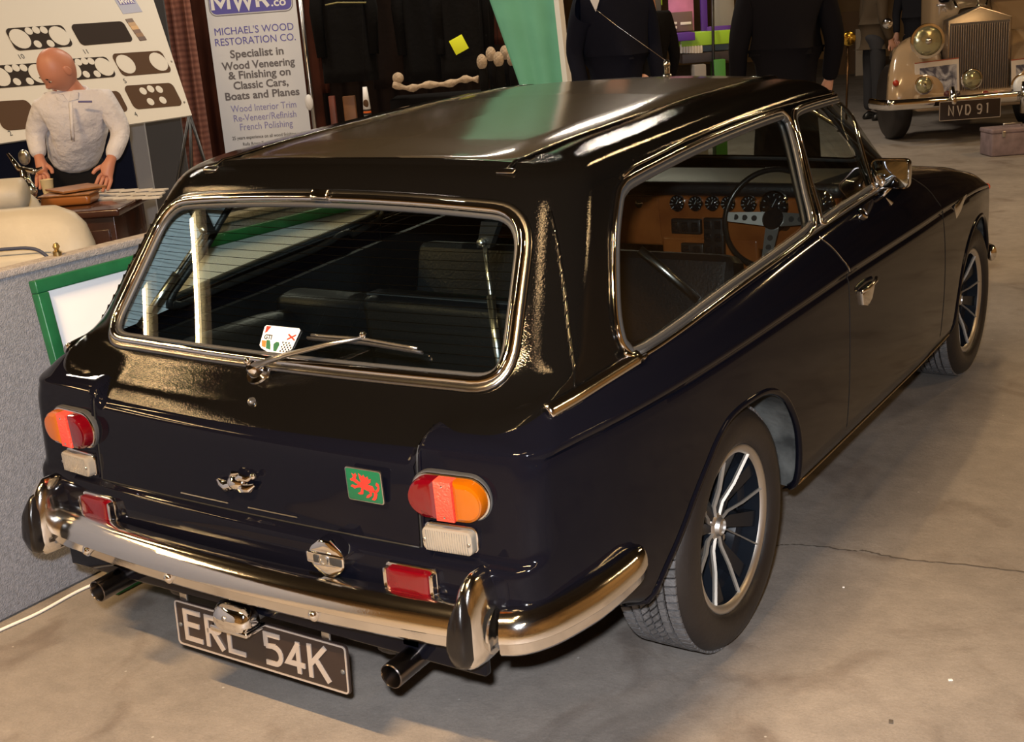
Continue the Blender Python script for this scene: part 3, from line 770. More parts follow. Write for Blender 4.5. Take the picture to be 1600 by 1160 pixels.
# dragon badge (green enamel plate with the red dragon)
M = flatM(.355, -.791, .640, math.radians(2), .03)
V, Fc = prism(rrect(.090, .072, .006), .004, .001, M); db = mesh('dragon_badge', V, Fc, STEEL, car, True, 40)
V, Fc = prism(rrect(.085, .067, .005), .0048, .0005, M); mesh('green_field', V, Fc, GREENP, db, True, 40)
D = MB(); ext = .0008
def dr(P):
    V, Fc = prism([(a / 1000, b / 1000) for a, b in P], .0014, 0, M @ TR((0, 0, .0044))); D.add(V, Fc)
dr([(-14, 2), (-10, -4), (0, -7), (12, -10), (22, -11), (26, -6), (22, 2), (12, 4), (2, 4), (-6, 7), (-12, 8)])       # body
dr([(-12, 8), (-14, 2), (-20, 4), (-26, 8), (-30, 7), (-33, 11), (-27, 14), (-24, 18), (-20, 14), (-16, 11)])     # neck and head
dr([(-24, 17), (-27, 24), (-21, 21), (-18, 26), (-15, 20), (-18, 14)])                                            # ear, crest
dr([(-4, 4), (-8, 14), (-10, 26), (-2, 20), (2, 24), (6, 18), (12, 22), (14, 15), (20, 18), (18, 10), (10, 4)])    # wing
dr([(-12, 3), (-20, -2), (-30, -1), (-34, -5), (-28, -6), (-24, -9), (-18, -6), (-10, -4)])                      # raised foreleg
dr([(-6, -4), (-10, -14), (-18, -18), (-12, -20), (-4, -18), (-2, -8)])
dr([(18, -8), (24, -12), (22, -20), (16, -27), (23, -28), (28, -24), (32, -14), (27, -7)])
dr([(10, -8), (14, -14), (6, -19), (2, -25), (9, -24), (18, -18), (18, -10)])
dr([(24, -8), (31, -4), (35, 2), (30, 6), (33, 12), (38, 8), (39, 0), (36, -6), (30, -12)])                       # tail
D.build('red_dragon', REDP, db, smooth=False)
# wiper
hb, nb = on_rear(-.030, .795, GB)
M = Matrix.Translation(hb) @ nb.to_track_quat('Z', 'Y').to_matrix().to_4x4()
V, Fc = lathe([(.030, 0), (.028, .006), (.018, .010), (.016, .028), (.012, .034), (.0, .036)], 24, M); wp = mesh('rear_wiper', V, Fc, CHROME, car, True, 40)
base = hb + nb * .028
def rp(x, z, off): h, n = on_rear(x, z, GB); return h + n * off
V, Fc = tube([base, rp(.06, .822, .040), rp(.16, .852, .036), rp(.235, .874, .022)], [.008, .006, .005, .004], n=8); mesh('wiper_arm', V, Fc, STEEL, wp)
V, Fc = tube([rp(x, interp(x, [(.08, .865), (.235, .866), (.385, .858)]), .014) for x in np.linspace(.085, .385, 14)], .004, n=6, h=.008, N=Vector((0, -.8, .55))); mesh('wiper_blade', V, Fc, RUBBER, wp)
V, Fc = tube([rp(x, interp(x, [(.08, .870), (.235, .872), (.385, .863)]), .019) for x in np.linspace(.095, .375, 14)], .0035, n=6); mesh('blade_holder', V, Fc, STEEL, wp)
for q_ in (rp(.235, .878, .024), base + Vector((-.012, 0, .012))):
    V, Fc = ball(.008, TR(q_)); mesh('wiper_joint', V, Fc, CHROME, wp)
# washer jet
mb = MB(); mb.add(*lathe([(.010, 0), (.009, .006), (.004, .012), (0, .013)], 12, Matrix.Translation(on_rear(.0, .752, GB)[0]) @ Euler((math.radians(70), 0, 0)).to_matrix().to_4x4())); mb.build('washer_jet', STEEL, car)
# badge sticker inside the glass: a small shield
hS, nS = on_rear(-.012, .862, GB)
zz = nS; xx = Vector((0, 0, 1)).cross(zz).normalized(); yy = zz.cross(xx)
MS = Matrix(((xx.x, yy.x, zz.x, hS.x), (xx.y, yy.y, zz.y, hS.y), (xx.z, yy.z, zz.z, hS.z), (0, 0, 0, 1))) @ TR((0, 0, -.001))
def sh(P, d, m, nm, par=None, z=0):
    V, Fc = prism([(a / 1000, b / 1000) for a, b in P], d, 0, MS @ TR((0, 0, z))); return mesh(nm, V, Fc, m, par, False)
stk = sh([(-52, 24), (-48, 28), (50, 28), (54, 24), (46, -22), (14, -36), (-6, -38), (-42, -26), (-50, -20)], .0012, WHITEP, 'window_sticker', car)
sh([(-46, 26), (-32, 26), (-40, 12), (-46, 10)], .0004, REDP, 'print', stk, .0012)
sh([(-48, -8), (-34, -8), (-30, -24), (-42, -22)], .0004, mat('orange_print', (.8, .15, .03), .5), 'print', stk, .0012)
sh([(-34, -6), (-24, -6), (-18, -16), (-14, -28), (-28, -26)], .0004, GREENP, 'print', stk, .0012)
sh([(-10, -14), (-4, -8), (4, -8), (8, -14), (4, -30), (-4, -30)], .0004, GREENP, 'print', stk, .0012)
mb = MB()
for a in range(8):
    for b in range(5):
        if (a + b) % 2 == 0 and a * .006 + b * .004 < .05:
            mb.add(*prism([(u + .014 + a * .0045, w - .030 + b * .0050) for u, w in ((0, 0), (.0040, 0), (.0040, .0042), (0, .0042))], .0004, 0, MS @ TR((0, 0, .0012))))
mb.build('checked_print', BLACKP, stk, smooth=False)
mb = MB()
mb.add(*box(.026, .004, .0004, 0, MS @ TR((.036, .006, .0014), (0, 0, .5)))); mb.add(*box(.026, .004, .0004, 0, MS @ TR((.036, .006, .0014), (0, 0, -.5)))); mb.build('cross_print', REDP, stk, smooth=False)
text('sticker_letters', 'GTI', .015, BLACKP, stk, MS @ TR((-.032, -.004, .0014)), .0002, bold=.0006)
# ---- bumpers
def sweep_section(path, prof, N=None, closedprof=True):
    """path points (Vector); prof list of (out, up); 'out' is horizontal normal to path (right hand side away from car)"""
    rings = []
    m = len(path)
    for i in range(m):
        a = path[max(0, i - 1)]; b = path[min(m - 1, i + 1)]; t = (b - a); t.z = 0; t.normalize(); out = Vector((t.y, -t.x, 0))
        sc = prof(i / (m - 1)) if callable(prof) else prof
        rings.append([path[i] + out * o_ + Vector((0, 0, u_)) for o_, u_ in sc])
    return loft(rings, True, True)
# half path: centre -> right ; car going +x, outward = -y
bp_prof = [(-.012, .045), (.006, .047), (.022, .043), (.036, .033), (.045, .018), (.049, .002), (.050, -.008), (.046, -.012), (.044, -.030), (.036, -.040), (.020, -.044), (0.0, -.044), (-.012, -.040)]
path = [Vector((x, -.845 + .05 * (abs(x) / .66) ** 2.2, .398)) for x in np.linspace(-.655, .655, 50)]
V, Fc = sweep_section(path, bp_prof); bump = mesh('rear_bumper', V, Fc, CHROME2, car, True, 40)
for x in (-.46, -.16, .26):
    mb = MB(); y = -.845 + .05 * (abs(x) / .66) ** 2.2
    mb.add(*ball(.011, TR((x, y - .046, .378)), 12, 8)); mb.add(*lathe([(.014, 0), (.014, .004)], 14, TR((x, y - .044, .378), (math.radians(90), 0, 0))))
    mb.build('bumper_bolt', CHROME, bump)
# corner pieces wrapping the side
for sg in (1, -1):
    P = [Vector((.665, -.795, .398)), Vector((.695, -.782, .400)), Vector((.722, -.745, .403)), Vector((.744, -.69, .408)), Vector((.770, -.61, .418)), Vector((.790, -.53, .432)), Vector((.799, -.475, .444))]
    P = catmull(P, 6); m = len(P)
    def pf(t):
        k = interp(t, [(0, 1), (.6, 1), (.85, .85), (.95, .6), (1, .15)]); k2 = interp(t, [(0, 1), (.6, .95), (.85, .75), (.95, .5), (1, .1)])
        return [(o_ * k2, u_ * k) for o_, u_ in bp_prof]
    V, Fc = sweep_section(P, pf)
    if sg < 0: V = [(-v[0], v[1], v[2]) for v in V]; Fc = [f[::-1] for f in Fc]
    bc = mesh('bumper_corner', V, Fc, CHROME2, car, True, 40)
    # overrider
    def ov(t):  # t 0 bottom .. 1 top -> centre y, half width x, depth
        return interp(t, [(0, .330), (1, .560)])
    rings = []; n = 18; lv = [(0, .25), (.03, .6), (.10, .92), (.22, 1.0), (.45, .98), (.70, .84), (.86, .66), (.95, .42), (1, .12)]
    dense = []
    for (t, s) in lv:
        z = .336 + t * .186; hw = .032 * s; dp = .070 * (interp(t, [(0, .55), (.1, .85), (.3, 1), (.6, .95), (.9, .65), (1, .3)])); yc = -.828 + .012 * t
        dense.append([Vector((sg * .628 + hw * math.copysign(abs(math.cos(a)) ** .75, math.cos(a)), yc + dp * math.copysign(abs(math.sin(a)) ** .8, math.sin(a)), z)) for a in [2 * math.pi * k / n for k in range(n)]])
    V, Fc = loft(dense); ovr = mesh('overrider', V, Fc, CHROME2, car, True, 60)
    # rubber face: teardrop on the rear face
    tear = []
    for k in range(28):
        a = 2 * math.pi * k / 28; yv = math.sin(a); xv = math.cos(a) * (1 - .30 * yv) * .0215
        tear.append((xv, yv * .073))
    ringsM = []
    Vv = []; 
    for (px, pz) in tear: Vv.append((px, pz))
    def facey(z):
        t = (z - .336) / .186; dp = .070 * (interp(t, [(0, .55), (.1, .85), (.3, 1), (.6, .95), (.9, .65), (1, .3)])); return -.828 + .012 * t - dp
    rr = []
    for s, o_ in ((1.08, .012), (1.0, -.006), (.85, -.012), (.5, -.014), (.1, -.0145)):
        rr.append([Vector((sg * .628 + px * s, facey(.418 + pz * s) + o_ , .418 + pz * s)) for px, pz in Vv])
    V, Fc = loft(rr); mesh('rubber_pad', V, Fc, mat('pad_rubber', (.006, .005, .005), .22), ovr, True, 60)
    # bumper joint strip
    
# valance behind bumper
V, Fc = box(1.24, .02, .10, .005, TR((0, -.795, .335))); mesh('rear_valance', V, Fc, PAINT, car)
# exhausts
EXH = mat('exhaust_steel', (.16, .14, .13), .22, 1.0)
for sg in (1, -1):
    x = .44 * sg
    prof = [(.0265, 0), (.0265, .26), (.0245, .262), (.0225, .258), (.0225, .06), (.0, .055)]
    V, Fc = lathe(prof, 24, TR((x, -.615, .288), (math.radians(92), 0, 0))); ex = mesh('exhaust_pipe', V, Fc, EXH, car, True, 40)
    V, Fc = tube([(x, -.66, .292), (x, -.30, .30), (x * .9, 0.1, .32)], .022, n=12); mesh('pipe', V, Fc, INT, ex)
    V, Fc = lathe([(.0, .0), (.022, 0.0)], 20, TR((x, -.77, .284), (math.radians(92), 0, 0))); mesh('soot', V, Fc, mat('soot', (.03, .028, .03), .9), ex)
    V, Fc = box(.05, .03, .05, .006, TR((x, -.79, .33))); mesh('pipe_bracket', V, Fc, STEEL, ex)
# number plate
PT = .0447
MP = Matrix.Translation((0, -.806, .209)) @ Euler((math.radians(90) - PT, 0, 0)).to_matrix().to_4x4()
V, Fc = prism(rrect(.524, .115, .012), .006, .001, MP @ TR((0, 0, -.006))); npl = mesh('number_plate', V, Fc, PLATEB, car, True, 40)
def frame_ring(w, h, r, t, d, M):
    a = rrect(w, h, r); b = rrect(w - 2 * t, h - 2 * t, max(.001, r - t)); n = len(a)
    V = [(p[0], p[1], 0) for p in a] + [(p[0], p[1], d) for p in a] + [(p[0], p[1], d) for p in b] + [(p[0], p[1], 0) for p in b]; Fc = []
    for i in range(n):
        j = (i + 1) % n
        for k in range(3): Fc.append((k * n + i, k * n + j, (k + 1) * n + j, (k + 1) * n + i))
    return xf(V, M), Fc
V, Fc = frame_ring(.520, .111, .010, .0035, .0022, MP); mesh('plate_border', V, Fc, PLATES, npl, True, 40)
def stroke(P, w, d, M, closed=False):
    mb = MB(); P = [Vector((a, b, 0)) for a, b in P]; n = len(P); L = []; Rr = []
    for i in range(n):
        if closed: a, b = P[i - 1], P[(i + 1) % n]
        else: a, b = (P[i - 1] if i else None), (P[i + 1] if i < n - 1 else None)
        d1 = (P[i] - a).normalized() if a is not None else None; d2 = (b - P[i]).normalized() if b is not None else None
        if d1 is None: d1 = d2
        if d2 is None: d2 = d1
        n1 = Vector((-d1.y, d1.x, 0)); n2 = Vector((-d2.y, d2.x, 0)); bis = (n1 + n2)
        bis = bis.normalized() if bis.length > 1e-6 else n1
        k = 1 / max(.45, bis.dot(n1)); L.append(P[i] + bis * w / 2 * k); Rr.append(P[i] - bis * w / 2 * k)
    V = []; Fc = []
    for i in range(n): V += [L[i], Rr[i], L[i] + Vector((0, 0, d)), Rr[i] + Vector((0, 0, d))]
    for i in range(n if closed else n - 1):
        a = i * 4; b = ((i + 1) % n) * 4; Fc += [(a + 2, a + 3, b + 3, b + 2), (a, a + 2, b + 2, b), (a + 3, a + 1, b + 1, b + 3)]
    if not closed: Fc += [(0, 1, 3, 2), (4 * n - 4, 4 * n - 2, 4 * n - 1, 4 * n - 3)]
    mb.add(xf(V, M), Fc); return mb
def arc(cx, cy, rx, ry, a0, a1, n=8): return [(cx + rx * math.cos(math.radians(a0 + (a1 - a0) * k / n)), cy + ry * math.sin(math.radians(a0 + (a1 - a0) * k / n))) for k in range(n + 1)]
HH, SW = .0795, .0115; h2 = HH / 2 - SW / 2
GLY = {
 'E': [([(.050, h2), (0, h2), (0, -h2), (.052, -h2)], 0), ([(0, 0.002), (.044, .002)], 0)],
 'R': [([(0, -h2 - SW/2), (0, h2)] + [(.030, h2)] + arc(.030, h2 - .0165, .0145, .0165, 90, -90, 8)[1:] + [(0, h2 - .033)], 0), ([(.018, h2 - .034), (.048, -h2 - SW/2)], 0)],
 'L': [([(0, h2 + SW/2), (0, -h2), (.048, -h2)], 0)],
 '5': [([(.046, h2), (0.003, h2), (0.003, .004)], 0), ([(.003, .006), (.026, .008)] + arc(.026, -.0135, .020, .0205, 90, -90, 10) + [(.0, -h2)], 0)],
 '4': [([(.032, -h2 - SW/2), (.032, h2 + SW/2 - .004)], 0), ([(.034, h2 - .002), (.0, -.018), (.050, -.018)], 0)],
 'K': [([(0, -h2 - SW/2), (0, h2 + SW/2)], 0), ([(.046, h2 + SW/2), (.003, -.006)], 0), ([(.016, .008), (.052, -h2 - SW/2)], 0)]}
x = -.228
for ch, adv in (('E', .070), ('R', .070), ('L', .112), ('5', .066), ('4', .066), ('K', .07)):
    mb = MB()
    for k_, (P, c) in enumerate(GLY[ch]):
        s = stroke([(a + x, b) for a, b in P], SW, .0028 + .0003 * k_, MP); mb.add(s.V, s.F)
    mb.build('plate_letter', PLATES, npl, smooth=False); x += adv
SCR = mat('plate_screw', (.08, .08, .08), .4)
for u in (-.247, .247):
    V, Fc = lathe([(.006, 0), (.006, .002), (.003, .004), (0, .0042)], 12, MP @ TR((u, -.005, 0))); mesh('plate_screw', V, Fc, SCR, npl)
for u in (-.235, .20):
    V, Fc = box(.022, .006, .16, .001, TR((u, -.795, .31))); mesh('plate_bracket', V, Fc, STEEL, npl)
# plate lamp
lampM = TR((-.022, -.835, .283), (0, 0, 0), (1.15, 1.1, 1.15))
rings = []
for t, s in ((-1, .35), (-.92, .7), (-.75, .92), (-.4, 1), (0, 1), (.4, 1), (.75, .92), (.92, .7), (1, .35)):
    rings.append([lampM @ Vector((t * .046, (math.cos(a) * .030 - .002) * s, (max(-.35, math.sin(a)) * .036) * s)) for a in [2 * math.pi * k / 16 for k in range(16)]])
V, Fc = loft(rings); pl = mesh('plate_lamp', V, Fc, CHROME, car, True, 50)
V, Fc = box(.098, .058, .010, .004, lampM @ TR((0, 0, -.015))); mesh('lamp_rim', V, Fc, CHROME, pl)
V, Fc = lathe([(.005, 0), (.005, .003)], 10, lampM @ TR((-.004, -.029, .012), (math.radians(80), 0, 0))); mesh('lamp_screw', V, Fc, STEEL, pl)
V, Fc = box(.05, .05, .03, .004, lampM @ TR((0, .03, .0))); mesh('lamp_bracket', V, Fc, STEEL, pl)

# ---- wheels
def wheel(x, y, sg, steer=0.0):
    Rr, rim = .299, .2030
    W0 = TR((x, y, Rr), (0, math.radians(90) * sg, 0 if sg > 0 else 0)) @ TR(rot=(0, 0, 0))
    # local: +Z outboard, outer face at z=0, inboard negative
    prof = [(rim - .002, -.006), (rim, -.001), (rim - .004, .0005), (rim - .012, -.001), (rim - .016, -.006), (rim - .017, -.03), (rim - .022, -.05), (.160, -.055), (.158, -.075), (.156, -.14), (.165, -.15), (.186, -.158), (.188, -.165), (.184, -.165), (.150, -.145), (.150, -.07)]
    V, Fc = lathe([(rim - .001, -.012), (rim + .002, -.004), (rim, .001), (rim - .006, .002), (rim - .016, -.003), (rim - .020, -.010)], 72, W0); Fc = Fc[:-2]; rimo = mesh('wheel', V, Fc, ALLOY, car, True, 60)
    Vb, Fb = lathe([(rim - .019, -.009), (rim - .022, -.05), (.162, -.060), (.150, -.10), (.146, -.12)], 64, W0); mesh('wheel_barrel', Vb, Fb[:-2], WHEELB, rimo, True, 40)
    # black dished centre with relief
    mb = MB()
    mb.add(*lathe([(.166, -.085), (.10, -.078), (.052, -.066), (.045, -.060), (0, -.060)], 64, W0)); mb.build('wheel_centre', WHEELB, rimo, True, 40)
    # black webs between the bright spoke edges
    for k in range(8):
        a = math.radians(22.5 + 45 * k + 8)
        M = W0 @ Matrix.Rotation(a, 4, 'Z')
        web = MB()
        web.add(*loft([[(.030, -.011, -.045), (.030, .011, -.045), (.030, .011, -.060), (.030, -.011, -.060)], [(.090, -.015, -.052), (.090, .015, -.052), (.090, .015, -.09), (.090, -.015, -.09)], [(.182, -.020, -.020), (.182, .020, -.020), (.182, .020, -.09), (.182, -.020, -.09)]]))
        web.V = xf(web.V, M); web.build('web', WHEELB, rimo, True, 30)
    for k in range(8):
        a = math.radians(45 * k + 12)
        M = W0 @ Matrix.Rotation(a, 4, 'Z')
        P = [(.028, .003, -.046), (.060, .004, -.044), (.110, .0, -.026), (.186, -.004, -.008)]
        V, Fc = tube(P, [.0034, .0024, .0020, .0024], n=4, N=Vector((0, 0, 1)), h=[.006] * 4, M=M); mesh('spoke', V, Fc, SPOKE, rimo, True, 30)
    Vx = 0; V, Fc = lathe([(.036, -.07), (.036, -.050), (.032, -.044), (.024, -.040), (.020, -.030), (.016, -.028), (.015, -.034), (0, -.036)], 32, W0); mesh('hub_cap', V, Fc, ALLOY, rimo, True, 40)
    mb = MB()
    for k in range(4):
        a = math.radians(45 + 90 * k); mb.add(*lathe([(.009, -.066), (.009, -.050), (0, -.048)], 6, W0 @ TR((.072 * math.cos(a), .072 * math.sin(a), 0))))
    mb.build('wheel_nut', STEEL, rimo, True, 30)
    # tyre: carcass
    tp = [(rim - .002, -.010), (rim + .004, .004), (rim + .018, .014), (rim + .036, .018), (rim + .056, .015), (rim + .074, .007), (Rr - .012, -.006), (Rr - .005, -.016), (Rr - .006, -.03), (Rr - .006, -.150), (Rr - .012, -.170), (rim + .06, -.190), (rim + .02, -.186), (rim, -.168)]
    V, Fc = lathe(tp, 80, W0, close=True); ty = mesh('tyre', V, Fc, TYRE, rimo, True, 40)
    tb = MB(); nb = 88
    for k in range(nb):
        a0 = 2 * math.pi * k / nb; da = 2 * math.pi / nb
        def blk(z0, z1, s0, s1, sk=0.0, r1=Rr):
            V = []
            for (z, aa, bb) in ((z0, a0 + da * s0, a0 + da * s1), (z1, a0 + da * (s0 + sk), a0 + da * (s1 + sk))):
                for an in (aa, bb):
                    for r_ in (Rr - .008, r1): V.append((r_ * math.cos(an), r_ * math.sin(an), z))
            tb.add(xf(V, W0), [(0, 1, 3, 2), (4, 6, 7, 5), (1, 5, 7, 3), (0, 4, 5, 1), (2, 3, 7, 6), (0, 2, 6, 4)])
        blk(-.013, -.040, .0, .80, .25, Rr - .001); blk(-.046, -.062, .0, .9, .35); blk(-.068, -.086, .1, .85, .9); blk(-.092, -.110, .1, .85, .9); blk(-.116, -.132, 0, .9, .35); blk(-.138, -.163, 0, .8, .25, Rr - .001)
    t = tb.build('tread_blocks', TREAD, ty, False); t['kind'] = 'stuff'
    return rimo
for sg in (1, -1):
    wheel(.792 * sg, 0, sg); wheel(.776 * sg - .010 * sg, 2.370, sg)
# ---- door handle, mirror, lock, aerial
for sg in (1, -1):
    def SB(y, z, off=0): h, n = on_side(y, z, BB, sg); return h + n * off
    hd = MB(); c = SB(.885, .670)
    Mh = Matrix.Translation(c) @ Matrix.Rotation(math.radians(90) * sg, 4, 'Y') @ Matrix.Rotation(math.radians(90), 4, 'Z')
    P = [(-.055, .020), (-.040, -.022), (0, -.034), (.040, -.020), (.062, .024)]; P = P if True else P
    V, Fc = prism([(a, b) for a, b in P], .010, .004, Mh, dome=.006); hdl = mesh('door_handle', V, Fc, CHROME, doors[sg], True, 40)
    V, Fc = tube([SB(.83, .690, .008), SB(.86, .693, .018), SB(.93, .700, .018), SB(.965, .700, .008)], .006, n=8); mesh('door_pull', V, Fc, CHROME, doors[sg])
    h, n = on_side(1.03, .872, BB, sg); 
    V, Fc = lathe([(.018, -.01), (.018, .006), (.014, .010), (0, .011)], 16, Matrix.Translation(h) @ n.to_track_quat('Z', 'Y').to_matrix().to_4x4()); mesh('lock_button', V, Fc, CHROME, doors[sg], True, 40)
    # mirror
    mc = Vector((sg * .785, 1.235, .960))
    rings = []
    for t, s in ((0, .97), (.012, 1.0), (.03, .97), (.05, .80), (.062, .5), (.068, .1)):
        rings.append([mc + Vector((p[0] * s, t, p[1] * s)) for p in rrect(.118, .092, .018)])
    V, Fc = loft(rings, True, True); mi = mesh('door_mirror', V, Fc, CHROME, car, True, 50)
    V, Fc = prism(rrect(.108, .082, .014), .003, .001, Matrix.Translation(mc + Vector((0, -.001, 0))) @ Euler((math.radians(90), 0, 0)).to_matrix().to_4x4()); mesh('mirror_glass', V, Fc, mat('mirror_silver', (.35, .38, .4), .02, 1.0), mi)
    V, Fc = lathe([(.022, 0), (.022, .004), (.018, .006), (.017, .003), (0, .002)], 20, Matrix.Translation(mc + Vector((-sg * .035, -.004, -.022))) @ Euler((math.radians(90), 0, 0)).to_matrix().to_4x4()); mesh('blind_spot_mirror', V, Fc, CHROME, mi, True, 40)
    V, Fc = tube([mc + Vector((-sg * .01, .03, -.045)), mc + Vector((-sg * .035, .035, -.075)), SB(1.28, .86, 0)], .009, n=8); mesh('mirror_stem', V, Fc, CHROME, mi)
ab, an_, _, _ = GB.ray_cast(Vector((.055, 1.235, 2)), Vector((0, 0, -1)))
V, Fc = lathe([(.016, 0), (.014, .008), (.009, .012), (.009, .034), (.012, .038), (.010, .050), (.004, .056)], 16, Matrix.Translation(ab)); ae = mesh('aerial', V, Fc, CHROME, car, True, 40)
ad = (ab - CP).dot(F); atp = lambda px, py: CP + (F + R * ((px - 800) / 1930.93) - U * ((py - 580) / 1930.93)) * ad
V, Fc = tube([ab + Vector((0, 0, .050)), atp(962, 39), atp(930, 14)], [.0012, .0010, .0008, .0007], n=6); mesh('aerial_rod', V, Fc, STEEL, ae)
# front end bits: indicator, bumper end, number of lamps not in view
for sg in (1, -1):
    V, Fc = ball(.024, TR((sg * .705, 2.86, .665)), sc=(.8, 1.1, .7)); mesh('front_indicator', V, Fc, mat('front_amber', (.9, .12, .05), .15, coat=1), car)
    V, Fc = tube(catmull([(0, 2.96, .40), (sg * .4, 2.95, .40), (sg * .66, 2.90, .40), (sg * .735, 2.83, .40), (sg * .76, 2.76, .41)], 6), .020, n=12, h=.035); mesh('front_bumper', V, Fc, CHROME, car)
    # small side vent / badge on the wing
    h, n = on_side(1.98, .735, BB, sg)
    Mv = Matrix.Translation(h) @ Matrix.Rotation(math.radians(90) * sg, 4, 'Y') @ Matrix.Rotation(math.radians(90), 4, 'Z')
    V, Fc = prism([(-.07, .012), (-.04, -.035), (.02, -.02), (.10, .03), (.02, .028)], .006, .002, Mv); mesh('wing_vent', V, Fc, CHROME2, car, True, 40)

# ---- interior
SEAL2 = mat('black_seal', (.012, .012, .012), .45)
V, Fc = box(1.16, .80, .03, .01, TR((0, -.33, .52))); mesh('load_floor', V, Fc, CARPET, car)
for sg in (1, -1):
    # side panels and wheel humps
    P = [(-.68, .50), (-.62, .72), (-.40, .765), (.0, .785), (.6, .83), (1.3, .87), (1.3, .30), (.4, .30), (.3, .5)]
    V, Fc = prism(P, .02, .0, Matrix(((0, 0, sg, sg * .665 - (0.0)), (1, 0, 0, 0), (0, 1, 0, 0), (0, 0, 0, 1)))); mesh('side_panel', V, Fc, INT, car, False)
    hump = []
    for t, s in ((0, .2), (.06, .8), (.16, 1), (.5, 1), (.8, .9), (.95, .6), (1, .2)):
        hump.append([Vector((sg * (.66 - .20 * (1 - math.cos(a)) / 2 * s * 1.0), -.50 + t * .75, .52 + math.sin(a) * .24 * s)) for a in [math.pi * k / 14 for k in range(15)]])
    V, Fc = loft(hump, False, False); mesh('wheel_hump', V, Fc, INT, car)
    # gas strut
    a, b = Vector((sg * .535, -.555, .835)), Vector((sg * .415, -.40, 1.055))
    V, Fc = tube([a, a.lerp(b, .55)], .009, n=10); gs = mesh('gas_strut', V, Fc, STEEL, car)
    V, Fc = tube([a.lerp(b, .5), b], .005, n=8); mesh('strut_rod', V, Fc, STEEL, gs)
    V, Fc = loft([[b + Vector((sg * (.025 - .0), -.01, .045)) + Vector(q) for q in ((-.022, 0, 0), (.022, 0, 0), (.022, .02, 0), (-.022, .02, 0))], [b + Vector(q) for q in ((-.016, -.006, -.012), (.016, -.006, -.012), (.016, .014, -.012), (-.016, .014, -.012))]]); mesh('strut_bracket', V, Fc, INT, gs, True, 30)
    V, Fc = ball(.010, TR(b + Vector((0, -.012, 0)))); mesh('strut_ball', V, Fc, STEEL, gs)
LINING = mat('pale_grey_lining', (.74, .80, .86), .7)
INQ = r2([(-.22, .80), (-.285, .815), (-.305, .84), (-.25, .90), (-.175, .969), (-.12, 1.04), (-.05, 1.11), (.02, 1.14), (.4, 1.165), (.68, 1.17), (.70, 1.10), (.66, .93), (.62, .89), (.5, .865), (.19, .825), (0, .81)])
for sg in (1, -1):
    rows_l = []
    for z in np.linspace(.795, 1.150, 16):
        ya = interp(z, [(.795, -.560), (.84, -.545), (1.12, -.375), (1.15, -.36)]); yb = interp(z, [(.795, -.20), (.815, -.285), (.84, -.305), (.90, -.25), (.969, -.175), (1.04, -.12), (1.11, -.05), (1.15, .0)]) + .004
        if sg > 0: yb = interp(z, [(.795, -.30), (.84, -.375), (.862, -.385), (.922, -.362), (1.039, -.295), (1.118, -.225), (1.15, -.18)])
        rows_l.append([(lambda h, n: h - n * .020)(*on_side(ya + (yb - ya) * t, z, GB, sg)) for t in np.linspace(0, 1, 14)])
    V, Fc = loft(rows_l, False, False); o = mesh('pillar_lining', V, Fc, LINING, car); o['label'] = 'pale grey inner pillar lining'
    hs = [on_side(p[0], p[1], GB, sg) for p in dens(INQ if sg < 0 else inset(QW, .004), .02)]
    V, Fc = tube([h - n * .022 for h, n in hs], .011, n=8, closed=True, N=[n for h, n in hs], h=.010); mesh('inner_window_seal', V, Fc, SEAL2, car)
# folded rear seats and front seats
V, Fc = box(.54, .10, .30, .03, TR((.115, -.10, .70), (math.radians(6), 0, 0))); rb = mesh('rear_seat_back', V, Fc, INT, car)
mb = MB()
for zz_ in (.846,): mb.add(*box(.53, .05, .006, .002, TR((.115, -.112, zz_))))
mb.build('seat_edge_strip', SEAL, rb)
V, Fc = box(.48, .10, .24, .03, TR((-.37, .05, .67), (math.radians(8), 0, 0))); mesh('rear_seat_back', V, Fc, INT, car)
V, Fc = box(1.1, .42, .14, .04, TR((0, .22, .46))); mesh('rear_seat_cushion', V, Fc, INT, car)
for sg in (1, -1):
    st = MB(); st.add(*box(.44, .12, .40, .05, TR((sg * .33, .60, .625), (math.radians(-14), 0, 0)), 3)); so = st.build('front_seat', INT, car)
    V, Fc = box(.47, .46, .14, .05, TR((sg * .34, .86, .44)), 3); mesh('seat_cushion', V, Fc, INT, so)
V, Fc = tube([(.300, .52, .850), (.37, .54, .785), (.455, .56, .705)], .013, n=10); mesh('seat_belt_stalk', V, Fc, STEEL, car)
